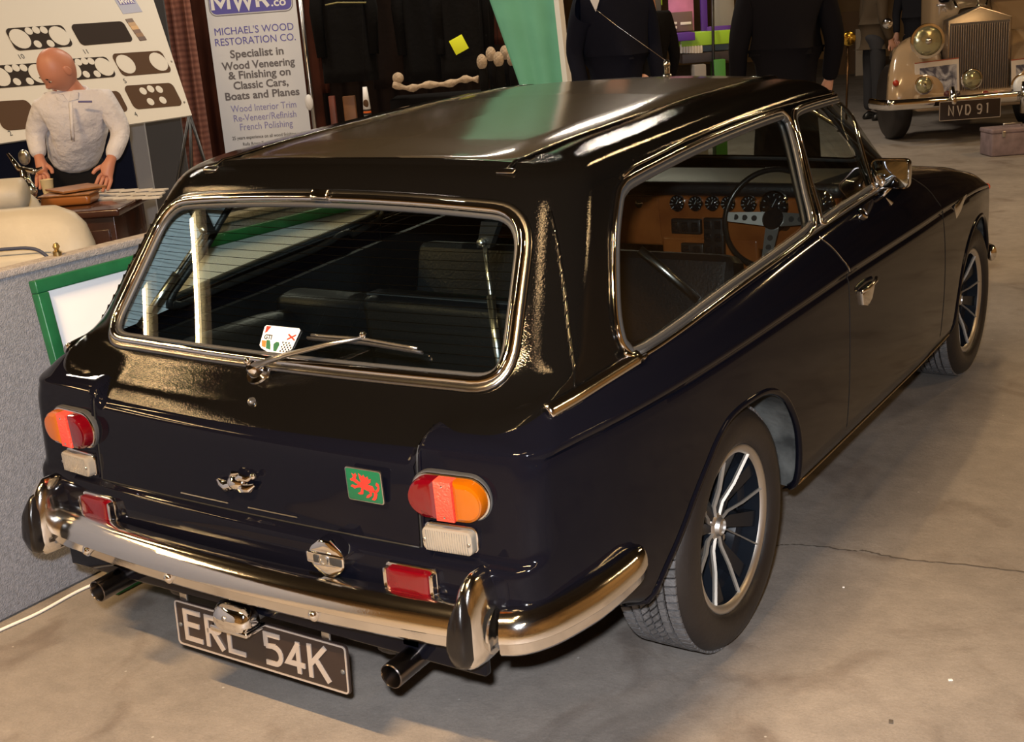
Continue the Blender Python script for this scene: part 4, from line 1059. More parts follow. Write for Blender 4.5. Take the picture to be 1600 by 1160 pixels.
# dashboard
V, Fc = box(1.30, .06, .17, .008, TR((0, 1.185, .812), (math.radians(6), 0, 0))); da = mesh('dashboard', V, Fc, WOOD, car)
V, Fc = box(1.32, .34, .05, .02, TR((0, 1.33, .915))); mesh('dash_top', V, Fc, INT, da)
V, Fc = box(.34, .04, .22, .01, TR((.22, 1.185, .65), (math.radians(4), 0, 0))); mesh('centre_console', V, Fc, WOOD, da)
DM = lambda x, z: TR((x, 1.152 - (z - .812) * .105 * -1, z), (math.radians(96), 0, 0))
def gauge(x, z, r):
    M = TR((x, 1.150 - (z - .812) * .1, z), (math.radians(90), 0, 0))
    V, Fc = lathe([(r, 0), (r, .010), (r * .9, .013), (r * .88, .008), (r * .86, .004)], 28, M); g = mesh('gauge', V, Fc, CHROME, da, True, 40)
    V, Fc = lathe([(r * .88, .004), (r * .88, .007)], 24, M); mesh('gauge_face', V, Fc, DARKGL, g)
    mb = MB()
    for k in range(9):
        a = math.radians(-130 + 260 * k / 8 + 90); mb.add(*box(.0022, .006, .0008, 0, M @ TR((r * .72 * math.cos(a), r * .72 * math.sin(a), .0078), (0, 0, a - math.pi / 2))))
    mb.add(*box(.002, r * .6, .0008, 0, M @ TR((0, r * .2, .0085), (0, 0, -.5)))); mb.build('gauge_marks', bpy.data.materials['grey_marks'] if 'grey_marks' in bpy.data.materials else mat('grey_marks', (.25, .26, .25), .5), g, False)
for x, z, r in ((.122, .873, .027), (.187, .873, .025), (.246, .875, .025), (.301, .875, .025), (.371, .876, .027), (.455, .872, .048), (.600, .874, .050)): gauge(x, z, r)
def switchbox(x, z, w, h, n, m):
    V, Fc = box(w, .02, h, .004, TR((x, 1.145, z))); s = mesh('switch_panel', V, Fc, INT, da)
    for k in range(n):
        for j in range(m):
            V, Fc = box(w / n * .6, .012, h / m * .6, .002, TR((x - w / 2 + w * (k + .5) / n, 1.132, z - h / 2 + h * (j + .5) / m), (.15, 0, 0))); mesh('switch', V, Fc, DARKGL, s)
switchbox(.150, .797, .105, .050, 3, 1); switchbox(.248, .765, .070, .125, 2, 3); switchbox(.170, .722, .080, .04, 2, 1)
V, Fc = box(.30, .006, .16, .002, TR((-.10, 1.152, .812), (math.radians(6), 0, 0))); gb = mesh('glove_box', V, Fc, WOOD, da)
V, Fc = lathe([(.014, 0), (.014, .01), (.008, .016), (0, .017)], 14, TR((-.02, 1.148, .868), (math.radians(90), 0, 0))); mesh('glove_box_knob', V, Fc, CHROME, gb, True, 40)
# steering wheel
SWM = TR((.480, 1.050, .850), (math.radians(68), 0, 0))
P = [(.152 * math.cos(a), .152 * math.sin(a), 0) for a in [2 * math.pi * k / 48 for k in range(48)]]
V, Fc = tube(P, .009, n=10, closed=True, N=Vector((0, 0, 1)), M=SWM); sw = mesh('steering_wheel', V, Fc, mat('wheel_rim_black', (.01, .01, .01), .25), car)
for a in (0, 180, 270):
    M = SWM @ Matrix.Rotation(math.radians(a), 4, 'Z')
    V, Fc = loft([[(.02, -.022, -.02), (.02, .022, -.02), (.02, .022, -.016), (.02, -.022, -.016)], [(.145, -.014, -.002), (.145, .014, -.002), (.145, .014, .002), (.145, -.014, .002)]]); o = mesh('wheel_spoke', xf(V, M), Fc, ALLOY, sw, True, 30)
    mb = MB()
    for rr_ in (.06, .09, .118): mb.add(*lathe([(.009, 0), (.009, .002)], 14, M @ TR((rr_, 0, -.016 + (rr_ - .02) * .13))))
    mb.build('spoke_hole', BLACKP, sw)
V, Fc = lathe([(.034, -.04), (.034, -.01), (.028, -.004), (0, -.002)], 24, SWM); mesh('horn_boss', V, Fc, DARKGL, sw, True, 40)
V, Fc = tube([(.48, 1.065, .845), (.48, 1.22, .79)], .022, n=10); mesh('steering_column', V, Fc, INT, sw)
# sun visors and cabin mirror
for x in (-.3, .3):
    V, Fc = box(.36, .13, .012, .005, TR((x, 1.22, 1.175), (math.radians(-30), 0, 0))); mesh('sun_visor', V, Fc, INT, car)
V, Fc = box(.20, .02, .055, .008, TR((.02, 1.26, 1.13))); mesh('cabin_mirror', V, Fc, INT, car)
# ------------------------------------------------------------------ surroundings
def at(px, py, d):
    """the point the photograph shows at (px, py), d metres in front of the camera"""
    return CP + (F + R * ((px - 800) / 1930.93) - U * ((py - 580) / 1930.93)) * d
RH = Vector((R.x, R.y, 0)).normalized(); FH = Vector((-RH.y, RH.x, 0)); UZ = Vector((0, 0, 1))
def frame(o, xa, ya=UZ):
    """matrix with +X along xa, +Y along ya, +Z their cross product"""
    xa = Vector(xa).normalized(); ya = Vector(ya); z = xa.cross(ya).normalized(); ya = z.cross(xa).normalized(); o = Vector(o)
    return Matrix(((xa.x, ya.x, z.x, o.x), (xa.y, ya.y, z.y, o.y), (xa.z, ya.z, z.z, o.z), (0, 0, 0, 1)))
def hit(px, py, M):
    """local xy where the ray meets the XY plane of frame M"""
    n = M.to_3x3() @ Vector((0, 0, 1)); o = M.translation; d = (at(px, py, 1) - CP); t = (o - CP).dot(n) / d.dot(n); q = M.inverted() @ (CP + d * t); return q.x, q.y
# --- low carpeted partition
CARP = mat('grey_felt', (0.27, 0.28, 0.32), 0.95, bump=0.6, bscale=260, col2=(0.20, 0.21, 0.24), vscale=90)
CARPT = mat('pale_felt_edge', (0.36, 0.33, 0.32), 0.95, bump=0.6, bscale=260, var=0.15, vscale=60)
part = empty('display_partition', (-1.085, -.9, 0), 0, 'low grey felt partition panel standing beside the black car', 'partition')
V, Fc = box(.05, 5.4, .925, .004, TR((-.0, 0, .4625 + .005))); mesh('felt_panel', V, Fc, CARP, part)
V, Fc = box(.058, 5.4, .022, .004, TR((0, 0, .937))); mesh('top_edge', V, Fc, CARPT, part)
V, Fc = lathe([(.012, 0), (.012, .012), (.006, .018), (.010, .026), (.006, .036), (0, .038)], 14, TR((0, .55, .947))); mesh('brass_catch', V, Fc, mat('old_brass', (.45, .33, .15), .3, 1), part, True, 40)
# --- framed board leaning on it
GRF = mat('green_painted_frame', (0.012, 0.115, 0.045), 0.35, var=0.2, vscale=12)
GRN = mat('dark_green_field', (0.008, 0.10, 0.045), 0.4)
WHB = mat('white_board', (0.78, 0.80, 0.84), 0.45)
lean = frame((-.900, -.500, .0), (0, 1, 0), (-.118, 0, .905)); BL, BH = 2.45, .918
# local x = +Y world, local y up along the board, local z = x cross y -> towards the car (+X)
brd = empty('framed_board', (-.9, -.5, 0), 0, 'white board with green frame and green field leaning against the felt partition', 'board')
LB_ = Matrix.Translation((.9, .5, 0)) @ lean
V, Fc = box(BL - .03, BH - .03, .012, .002, LB_ @ TR((BL / 2, BH / 2, .0))); mesh('white_panel', V, Fc, WHB, brd)
for nm, sx, sy, cx_, cy_ in (('frame_rail', BL, .036, BL / 2, BH - .018), ('frame_rail', BL, .036, BL / 2, .018), ('frame_stile', .036, BH - .072, .018, BH / 2), ('frame_stile', .036, BH - .072, BL - .018, BH / 2)):
    V, Fc = box(sx, sy, .030, .004, LB_ @ TR((cx_, cy_, .006))); mesh(nm, V, Fc, GRF, brd)
gx0, gx1, gy0, gy1 = .085, BL - .085, .10, .700
P = rrect(gx1 - gx0, gy1 - gy0, .05); V, Fc = prism(P, .002, 0, LB_ @ TR(((gx0 + gx1) / 2, (gy0 + gy1) / 2, .006))); mesh('green_field', V, Fc, GRN, brd, False)
V, Fc = frame_ring(gx1 - gx0 + .020, gy1 - gy0 + .020, .058, .004, .0015, LB_ @ TR(((gx0 + gx1) / 2, (gy0 + gy1) / 2, .006))); mesh('thin_line', V, Fc, mat('grey_line', (.35, .36, .37), .5), brd, False)
# --- white cable on the floor
pts = [(0, 985), (60, 958), (120, 925), (170, 903), (188, 894), (215, 890)]
P = []
for px, py in pts:
    d = (at(px, py, 1) - CP); P.append(CP + d * (-(CP.z - .006) / d.z))
P = [P[0] + (P[0] - P[1]) * 3] + P + [Vector((-.62, .1, .006)), Vector((-.4, .6, .006))]
V, Fc = tube(catmull(P, 8), .0045, n=8); tag(mesh('cable', V, Fc, mat('white_cable', (.8, .74, .66), .45)), 'thin white cable running over the concrete floor under the car', 'cable')
# --- cream leather car seats behind the partition
CREAM = mat('cream_leather', (0.44, 0.40, 0.32), 0.5, bump=0.15, bscale=40, var=0.08)
PIPE = mat('navy_piping', (0.03, 0.04, 0.08), 0.5)
def cseat(px, py, d, lab, rz, hs=1.0):
    c = at(px, py, d); s = empty('car_seat', (c.x, c.y, 0), rz, lab, 'seat', 'loose leather seats behind the partition')
    top = c.z
    # back: rounded slab
    rings = []
    for t, hw, th in ((0, .20, .07), (.06, .225, .085), (.3, .245, .09), (.6, .25, .085), (.8, .238, .075), (.90, .215, .065), (.96, .18, .05), (1.0, .12, .03)):
        z = .30 + (top - .30) * t; rings.append([Vector((hw * math.copysign(abs(math.cos(a)) ** .55, math.cos(a)), .12 * t + th * math.copysign(abs(math.sin(a)) ** .7, math.sin(a)), z)) for a in [2 * math.pi * k / 28 for k in range(28)]])
    V, Fc = loft(rings); mesh('backrest', V, Fc, CREAM, s, True, 70)
    V, Fc = box(.50, .50, .17, .06, TR((0, -.28, .32)), 3); mesh('seat_cushion', V, Fc, CREAM, s)
    V, Fc = box(.44, .44, .235, .02, TR((0, -.24, .12)), 2); mesh('seat_base', V, Fc, INT, s)
    V, Fc = box(.30, .03, .30 * hs, .028, TR((0, -.068, top - .28), (math.radians(-8), 0, 0)), 3); mesh('inner_pad', V, Fc, CREAM, s)
    P = [(-.155, -.075, top - .40), (-.15, -.085, top - .20), (-.10, -.06, top - .125), (0, -.052, top - .112), (.10, -.06, top - .125), (.15, -.085, top - .20), (.155, -.075, top - .40)]
    V, Fc = tube(catmull(P, 6), .006, n=8); mesh('piping', V, Fc, PIPE, s)
    return s
s1 = cseat(14, 334, 4.2, 'cream leather seat with navy piping, its top just behind the felt partition', math.radians(35))
s2 = cseat(-30, 300, 4.9, 'cream leather seat with a padded roll on top, the farther of two', math.radians(60))
c = at(4, 305, 4.75); V, Fc = tube([c - RH * .20, c - RH * .19, c + RH * .08, c + RH * .095], [.04, .062, .062, .035], n=18); o = mesh('head_roll', V, Fc, CREAM, None, True); 
o.parent = s2; o.matrix_parent_inverse = Matrix.Translation(s2.location).inverted() if False else (Matrix.Translation(s2.location) @ Euler(s2.rotation_euler).to_matrix().to_4x4()).inverted()
# --- dark wooden desk
DESK = mat('dark_mahogany', (0.055, 0.018, 0.009), 0.22, coat=.4, col2=(.03, .010, .006), vscale=6)
cn = at(182, 326, 5.75); TM = frame((cn.x, cn.y, 0), RH, FH)   # local x right, y away, z up
TMr = Matrix.Rotation(math.atan2(RH.y, RH.x), 4, 'Z')
desk = empty('desk', (cn.x, cn.y, 0), math.atan2(RH.y, RH.x), 'dark polished wooden desk covered with cards in front of the man', 'desk')
tz = cn.z
V, Fc = box(1.50, .56, .035, .008, TR((-.74, .27, tz - .018))); mesh('desk_top', V, Fc, DESK, desk)
V, Fc = box(.42, .48, tz - .04, .006, TR((-.24, .28, (tz - .04) / 2))); mesh('pedestal', V, Fc, DESK, desk)
V, Fc = box(.42, .48, tz - .04, .006, TR((-1.22, .28, (tz - .04) / 2))); mesh('pedestal', V, Fc, DESK, desk)
for zz_ in (.18, .38, .58):
    V, Fc = box(.36, .014, .17, .004, TR((-.24, .035, zz_))); dr_ = mesh('drawer', V, Fc, DESK, desk)
    V, Fc = ball(.014, TR((-.24, .02, zz_))); mesh('drawer_knob', V, Fc, ALLOY, dr_)
TL = Matrix.Translation((cn.x, cn.y, 0)) @ TMr
def onto(px, py, z): d = at(px, py, 1) - CP; return CP + d * ((z - CP.z) / d.z)
# leaflets
CARD = mat('pale_card', (.62, .58, .52), .6); k = 0
lab = {0: 'in the nearest row'}
rows_ = [(305, 148, 5), (311, 160, 4), (300, 172, 3)]
kk = 0
for j in range(3):
    for i in range(5):
        px = 146 + i * 23 + j * 5; py = 311 - j * 6 - i * .3
        q = onto(px, py, tz + .001)
        V, Fc = box(.085, .055, .008, .001, TR(q + Vector((0, 0, .003)), (0, 0, math.atan2(RH.y, RH.x) + rnd.uniform(-.25, .25)))); 
        tag(mesh('display_card', V, Fc, CARD, None), 'small pale printed card laid out in rows on the dark desk', 'card', 'cards laid out on the desk')
        kk += 1
BOXW = mat('light_walnut', (0.30, 0.13, 0.045), 0.35, var=.25, vscale=14)
q = onto(105, 322, tz); wb = empty('wooden_box', (q.x, q.y, tz), math.atan2(RH.y, RH.x), 'round-edged wooden box under a square veneer sheet on the desk', 'box')
V, Fc = box(.24, .16, .05, .02, TR((0, .06, .026)), 3); mesh('box_body', V, Fc, mat('orange_veneer', (.30, .10, .02), .3, coat=.3), wb)
V, Fc = box(.252, .172, .008, .003, TR((0, .06, .053))); mesh('box_lid', V, Fc, BOXW, wb)
q2 = onto(118, 292, tz + .075)
V, Fc = box(.22, .22, .010, .002, TR((q2.x, q2.y, tz + .068), (0, 0, math.radians(75)))); tag(mesh('veneer_sheet', V, Fc, BOXW, None), 'square brown veneer sheet lying on top of the wooden box', 'wood')
q = onto(77, 307, tz); cup = empty('paper_cup', (q.x, q.y, tz), 0, 'cream paper cup standing on the desk by the bald man', 'cup')
V, Fc = lathe([(.024, 0.001), (.033, .085), (.0345, .087), (.032, .088), (.030, .080), (0, .075)], 20); mesh('cup_wall', V, Fc, mat('cream_paper', (.68, .56, .33), .6), cup, True, 40)
# chrome ornament
q = onto(48, 317, tz); om = empty('chrome_mascot', (q.x, q.y, tz), 0, 'tall curved chrome ornament with a shell shaped head on the desk end', 'ornament')
L2 = lambda px, py: (at(px, py, 5.72) - Vector((q.x, q.y, tz)))
V, Fc = lathe([(.05, 0.001), (.045, .012), (.02, .02), (.012, .03)], 20); mesh('foot', V, Fc, CHROME, om, True, 40)
V, Fc = tube(catmull([(0, 0, .01), L2(52, 300), L2(42, 285), L2(38, 270), L2(34, 262)], 6), [.012 + .010 * math.sin(i / 24 * 3.1) for i in range(25)], n=10); mesh('figure', V, Fc, CHROME, om)
V, Fc = ball(.040, Matrix.Translation(L2(38, 246)) @ Euler((.3, .5, .3)).to_matrix().to_4x4(), sc=(.75, .5, 1)); mesh('shell_head', V, Fc, STEEL, om)
V, Fc = tube([L2(12, 240), L2(30, 264), L2(52, 268), L2(66, 262)], [.006, .014, .014, .005], n=8); mesh('wing', V, Fc, CHROME, om)
# --- display board with dashboards on an easel
A = at(300, 180, 8.0); Bq = at(0, 225, 6.86); xa = (A - Bq); xa.z = 0; xa.normalize()
Bq.z = A.z; tr = at(236, -10, 8.2); ya = (tr - A); ya = (ya - xa * ya.dot(xa)).normalized()
DB = frame(A, xa, ya)      # origin bottom right, local +z towards...
if (DB.to_3x3() @ Vector((0, 0, 1))).dot(CP - A) < 0: pass
dbd = empty('display_board', (A.x, A.y, 0), 0, 'white display board of numbered dashboard shapes leaning behind the man', 'board')
DBl = Matrix.Translation((-A.x, -A.y, 0)) @ DB
u0, v0 = hit(300, 180, DB); u1, v1 = hit(240, 0, DB)
BW = 1.75; BHt = 1.1
skx = (u1 - u0) / (v1 - v0)
poly = [(-BW, 0), (0, 0), (skx * BHt, BHt), (-BW + skx * BHt, BHt)]
V, Fc = prism(poly, .015, .001, DBl @ TR((0, 0, -.015))); mesh('white_panel', V, Fc, mat('board_white', (.66, .64, .58), .6), dbd, False)
DARKW = mat('dark_walnut_print', (.026, .016, .011), .6, spec=.1); MIDW = mat('mid_walnut_print', (.085, .046, .024), .6, spec=.1)
def quadshape(cx, cy, w, h, n=6, rr=.18):
    return rrect(w, h, h * rr, 4)
def dash(pxc, pyc, w, h, mat_, holes, ang=-8):
    u, v = hit(pxc, pyc, DB); s = 7.6 / 1930.93
    # perspective: local axes
    ux, vx = hit(pxc + w / 2, pyc - w / 2 * .075, DB); ww = 2 * math.hypot(ux - u, vx - v)
    uy, vy = hit(pxc - 3, pyc - h / 2, DB); hh = 2 * math.hypot(uy - u, vy - v)
    a = math.atan2(vx - v, ux - u)
    M = DBl @ TR((u, v, .0), (0, 0, a))
    P = []
    for (x, y) in rrect(ww, hh * .86, hh * .16, 4): P.append((x, y + (1 if y > 0 else -1) * hh * .07 * (1 - (2 * x / ww) ** 2)))
    V, Fc = prism(P, .004, 0, M); d = mesh('dashboard_panel', V, Fc, mat_, dbd, False)
    for hx, hy, hr in holes:
        V, Fc = prism([(hx * ww + hr * hh * math.cos(t), hy * hh + hr * hh * math.sin(t)) for t in [2 * math.pi * k / 20 for k in range(20)]], .0015, 0, M @ TR((0, 0, .004))); mesh('gauge_hole', V, Fc, bpy.data.materials['board_white'], d, False)
    return M, ww, hh
full = [(-.34, 0, .40), (.34, 0, .40), (-.13, .28, .15), (0, .30, .15), (.13, .28, .15), (-.10, -.26, .15), (.12, -.28, .15)]
NUM = BLACKP
def numb(s, px, py, sz=.045):
    u, v = hit(px, py, DB); text('number_print', s, sz, NUM, dbd, DBl @ TR((u, v, .001), (0, 0, .06)), .0005)
dash(62, 59, 88, 36, DARKW, full); numb('10', 35, 92)
dash(160, 52, 80, 34, DARKW, []); numb('11', 136, 84)
dash(30, 118, 88, 36, DARKW, full); dash(137, 107, 74, 34, DARKW, full); dash(222, 99, 76, 36, MIDW, [(-.33, 0, .38), (.33, 0, .38)]); numb('5', 197, 130)
dash(25, 180, 58, 46, MIDW, []); numb('2', 18, 212); dash(168, 160, 50, 34, MIDW, []); dash(240, 150, 74, 38, MIDW, [(-.17, .2, .14), (0, .26, .14), (.17, .22, .14), (-.13, -.22, .14), (.13, -.2, .14)]); numb('4', 214, 182)
u, v = hit(213, 47, DB)
for k, cc in enumerate(((.10, .045, .01), (.42, .25, .10), (.55, .33, .12), (.14, .06, .02), (.22, .10, .02), (.08, .03, .01))):
    V, Fc = box(.058, .028, .003, 0, DBl @ TR((u - .012 + k * .004, v + .070 - k * .027, .002), (0, 0, .06))); mesh('veneer_swatch', V, Fc, mat('swatch_%d' % k, cc, .4), dbd, False)
u, v = hit(200, 8, DB)
V, Fc = box(.165, .12, .002, 0, DBl @ TR((u, v, .001), (0, 0, .05))); mesh('logo_field', V, Fc, mat('pale_blue_print', (.35, .38, .52), .5), dbd, False)
V, Fc = box(.13, .05, .002, 0, DBl @ TR((u, v + .03, .002), (0, 0, .05))); mesh('logo_band', V, Fc, mat('violet_print', (.10, .08, .32), .5), dbd, False)
text('logo_print', 'MWR', .05, WHITEP, dbd, DBl @ TR((u, v + .010, .0035), (0, 0, .05)), .0003, bold=.001)
for a, b in (((296, 178), (276, 292)), ((296, 178), (326, 272)), ((297, 178), (300, 300))):
    p0 = at(*a, 8.05) - Vector((A.x, A.y, 0)); dd = at(*b, 8.1) - Vector((A.x, A.y, 0)); e = p0 + (dd - p0) * (p0.z / (p0.z - dd.z)); e.z = .01
    V, Fc = tube([p0, e], .011, n=8); mesh('easel_leg', V, Fc, INT, dbd)
mb = MB()
for px, py in ((268, 96), (288, 160)):
    u, v = hit(px, py, DB); mb.add(*lathe([(.008, 0), (.006, .004)], 10, DBl @ TR((u, v, .0))))
mb.build('eyelet', STEEL, dbd)
# --- backdrops behind the man
def panel(px0, py0, px1, py1, d, name, lab, cat, m, th=.03, folds=0, zb=0.0, ztop=None):
    a = at(px0, py1, d); b = at(px1, py1, d); a2 = at(px0, py0, d)
    zt = ztop if ztop else a2.z
    n = max(2, folds * 8); L = (b - a); L.z = 0; W_ = L.length; L.normalize(); nrm = Vector((-L.y, L.x, 0))
    V = []; Fc = []; rows = 8
    for j in range(rows + 1):
        z = zb + (zt - zb) * j / rows
        for i in range(n + 1):
            t = i / n; off = (.03 * math.sin(t * folds * 2 * math.pi + .5 * math.sin(j * .8)) * (1 - .25 * j / rows)) if folds else 0
            V.append(Vector((a.x, a.y, 0)) + L * (W_ * t) + nrm * off + Vector((0, 0, z)))
    for j in range(rows):
        for i in range(n): Fc.append((j * (n + 1) + i, j * (n + 1) + i + 1, (j + 1) * (n + 1) + i + 1, (j + 1) * (n + 1) + i))
    o = mesh(name, V, Fc, m, None, folds > 0); md = o.modifiers.new('s', 'SOLIDIFY'); md.thickness = th; md.offset = 1
    return tag(o, lab, cat)
NAVY = mat('navy_cloth', (.008, .011, .028), .9, spec=.1)
panel(-60, 222, 216, 300, 7.4, 'navy_screen', 'dark navy cloth screen standing behind the man at the desk', 'screen', NAVY, .02)
panel(203, 180, 243, 300, 8.6, 'pale_board', 'narrow pale grey board standing upright beside the easel', 'board', mat('pale_grey', (.30, .31, .34), .7), .03)
panel(243, 60, 300, 300, 9.2, 'grey_screen', 'dark grey display screen behind the easel', 'screen', mat('dark_grey_cloth', (.07, .07, .075), .9), .03, ztop=1.9)
def plaid():
    m = mat('plaid_cloth', (.18, .08, .06), .9); nt = m.node_tree; b = nt.nodes['Principled BSDF']; L = nt.links.new
    tc = nt.nodes.new('ShaderNodeTexCoord'); out = None; cols = []
    for sc, dr in ((9, 'X'), (7, 'Z')):
        w = nt.nodes.new('ShaderNodeTexWave'); w.bands_direction = dr; w.inputs['Scale'].default_value = sc; w.inputs['Distortion'].default_value = 2.0; L(tc.outputs['Object'], w.inputs['Vector'])
        r = nt.nodes.new('ShaderNodeValToRGB'); r.color_ramp.elements[0].color = (.62, .48, .44, 1); r.color_ramp.elements[1].color = (1, .88, .82, 1); L(w.outputs['Fac'], r.inputs[0]); cols.append(r)
    x = nt.nodes.new('ShaderNodeMix'); x.data_type = 'RGBA'; x.blend_type = 'MULTIPLY'; x.inputs[0].default_value = 1; L(cols[0].outputs[0], x.inputs[6]); L(cols[1].outputs[0], x.inputs[7])
    y = nt.nodes.new('ShaderNodeMix'); y.data_type = 'RGBA'; y.blend_type = 'MULTIPLY'; y.inputs[0].default_value = 1; L(x.outputs[2], y.inputs[6]); y.inputs[7].default_value = (.30, .17, .14, 1)
    L(y.outputs[2], b.inputs['Base Color']); return m
panel(262, 0, 338, 300, 9.9, 'plaid_curtain', 'reddish brown plaid curtain hanging left of the roll-up banner', 'curtain', plaid(), .01, 4, ztop=2.6)
RUST = mat('rust_brown_cloth', (.045, .013, .007), .85, spec=.1, var=.3, vscale=3)
panel(325, 0, 520, 300, 11.2, 'rust_curtain', 'dark rust brown curtain behind the roll-up banner', 'curtain', RUST, .01, 8, ztop=2.8)
# --- roll-up banner
bl = at(355, 258, 10.5); br = at(487, 222, 10.5); br.z = bl.z; xa = (br - bl).normalized(); 
BM = frame((bl.x, bl.y, 0), xa, UZ)
rb_ = empty('roll_up_banner', (bl.x, bl.y, 0), 0, 'white roll-up banner for a wood veneering firm, text in blue and grey', 'banner')
BMl = Matrix.Translation((-bl.x, -bl.y, 0)) @ BM
bw = hit(487, 215, BM)[0]
sgn = 1 if (BM.to_3x3() @ Vector((0, 0, 1))).dot(CP - bl) > 0 else -1
V, Fc = box(bw, 1.98, .006, 0, BMl @ TR((bw / 2, 1.05, -.003))); mesh('printed_sheet', V, Fc, mat('banner_white', (.66, .67, .70), .5), rb_, False)
V, Fc = box(bw + .04, .07, .16, .01, BMl @ TR((bw / 2, .037, 0))); mesh('banner_base', V, Fc, STEEL, rb_)
V, Fc = box(bw + .01, .03, .02, .004, BMl @ TR((bw / 2, 2.05, 0))); mesh('top_rail', V, Fc, STEEL, rb_)
BLUE = mat('banner_blue', (.10, .09, .38), .5); GREYT = mat('banner_grey', (.13, .12, .13), .5); BLUEL = mat('banner_pale_blue', (.25, .24, .48), .5)
_, lz0 = hit(385, 30, BM); lz0 = hit(390, 19, BM)[1]
P = rrect(bw * .90, .34, .05); V, Fc = prism(P, .001, 0, BMl @ TR((bw * .5, lz0 + .17, .0005))); mesh('logo_field', V, Fc, BLUE, rb_, False)
V, Fc = frame_ring(bw * .93, .37, .06, .006, .001, BMl @ TR((bw * .5, lz0 + .17, .0005))); mesh('logo_outline', V, Fc, GREYT, rb_, False)
for ch, x_, P in (('M', .0, [[(0, -.06), (0, .06), (.065, -.03), (.13, .06), (.13, -.06)]]), ('W', .172, [[(0, .06), (.035, -.055), (.075, .045), (.115, -.055), (.15, .06)]]), ('R', .365, [[(0, -.06), (0, .055), (.05, .055)] + arc(.05, .027, .026, .028, 90, -90, 6)[1:] + [(0, -.001)], [(.045, 0), (.085, -.06)]])):
    mb = MB()
    for k_, p_ in enumerate(P):
        s_ = stroke([(a + x_, b_) for a, b_ in p_], .030, .001 + .0005 * k_, BMl @ TR((bw * .08, lz0 + .095, .002))); mb.add(s_.V, s_.F)
    mb.build('logo_letter', WHITEP, rb_, smooth=False)
text('logo_letters', '.co', .095, WHITEP, rb_, BMl @ TR((bw * .72, lz0 + .035, .002)), .0005, 'LEFT', sx=1.1, bold=.002)
rows = [("MICHAEL'S WOOD", 385, 52, .083, BLUE, .88, 0), ("RESTORATION CO.", 392, 68, .083, BLUE, .90, 0), ("Specialist in", 396, 88, .088, GREYT, .60, .002), ("Wood Veneering", 398, 106, .088, GREYT, .82, .002), ("& Finishing on", 400, 121, .088, GREYT, .70, .002), ("Classic Cars,", 402, 137, .088, GREYT, .62, .002), ("Boats and Planes", 404, 153, .088, GREYT, .84, .002),
        ("Wood Interior Trim", 408, 172, .080, BLUEL, .74, 0), ("Re-Veneer/Refinish", 409, 187, .080, BLUEL, .71, 0), ("French Polishing", 411, 201, .080, BLUEL, .60, 0),
        ("25 years experience on all wood finishing and", 413, 215, .040, BLACKP, .80, 0), ("Rolls Royce Trained on veneering", 416, 225, .038, BLACKP, .58, 0), ("and polyester lacquering", 418, 236, .038, BLACKP, .46, 0)]
for s, px, py, sz, m_, wfrac, bo in rows:
    v = hit(px, py, BM)[1]; o = text('banner_line', s, sz, m_, rb_, BMl, .0005, bold=bo)
    w = max(a.co.x for a in o.data.vertices)
    me = o.data; inv = BMl.inverted()
    xs = [(inv @ a.co).x for a in me.vertices]; wd_ = max(xs) - min(xs); k = wfrac * bw / wd_
    me.transform(BMl @ TR((bw * .5, v, .001)) @ Matrix.Diagonal((k, 1, 1, 1)) @ inv)
for i, (u, cc) in enumerate(((.10, (.5, .05, .03)), (.15, (.25, .04, .03)), (.24, (.05, .25, .05)), (.28, (.05, .25, .05)), (.9, (.05, .05, .25)))):
    v = hit(400, 258, BM)[1]; V, Fc = prism([(0, 0), (.02, 0), (.022, .03), (.012, .07), (.004, .05)], .001, 0, BMl @ TR((bw * u, v, .001))); mesh('small_figure', V, Fc, mat('fig_%d' % i, cc, .5), rb_, False)
# --- clothes stall
BLK = mat('black_wool', (.006, .0055, .0055), .95, bump=.4, bscale=30, spec=.1); DBR = mat('dark_brown_cloth', (.012, .007, .005), .95, bump=.4, bscale=20, spec=.1); FUR = mat('beige_fur', (.42, .32, .22), .95, bump=1.0, bscale=60, var=.2, vscale=30)
NAVC = mat('navy_wool', (.007, .008, .016), .9, bump=.3, bscale=25, spec=.1)
panel(440, 0, 860, 300, 12.0, 'stall_backcloth', 'dark brown cloth hung as the back of the clothes stall', 'cloth', DBR, .01, 16, ztop=2.9)
def garment(pxl, pxr, pyt, pyb, d, m, lab, trim=None, seed=0, ztop=None):
    r_ = random.Random(seed); tl = at(pxl, max(pyt, 0), d); trp = at(pxr, max(pyt, 0), d); b = at((pxl + pxr) / 2, pyb, d)
    c = (tl + trp) / 2; w = (trp - tl).length / 2; zt = ztop or c.z; zb = b.z
    g = empty('garment', (c.x, c.y, zb), math.atan2(RH.y, RH.x), lab, 'clothing', 'garments hanging in the clothes stall')
    rings = []
    n = 36
    for j in range(11):
        t = j / 10; z = (zt - zb) * t; s = 1 - .10 * t if t < .85 else (.9 if t < .95 else .55)
        rings.append([Vector((w * s * math.copysign(abs(math.cos(a)) ** .7, math.cos(a)), (.07 + .015 * math.sin(a * 7 + j * .3 + seed)) * math.sin(a) * (1 if t < .95 else .6) * (1 + .4 * (1 - t)), z)) for a in [2 * math.pi * k / n for k in range(n)]])
    V, Fc = loft(rings); mesh('cloth_body', V, Fc, m, g)
    for s_ in (-1, 1):
        V, Fc = tube([(s_ * w * .80, -.02, (zt - zb) * .93), (s_ * w * .98, -.04, (zt - zb) * .6), (s_ * w * .92, -.05, (zt - zb) * .22)], [.05, .05, .04], n=10); mesh('sleeve', V, Fc, m, g)
    V, Fc = tube([(0, 0, zt - zb), (0, 0, zt - zb + .08), (.03, 0, zt - zb + .11)], .004, n=6); mesh('hanger', V, Fc, STEEL, g)
    return g
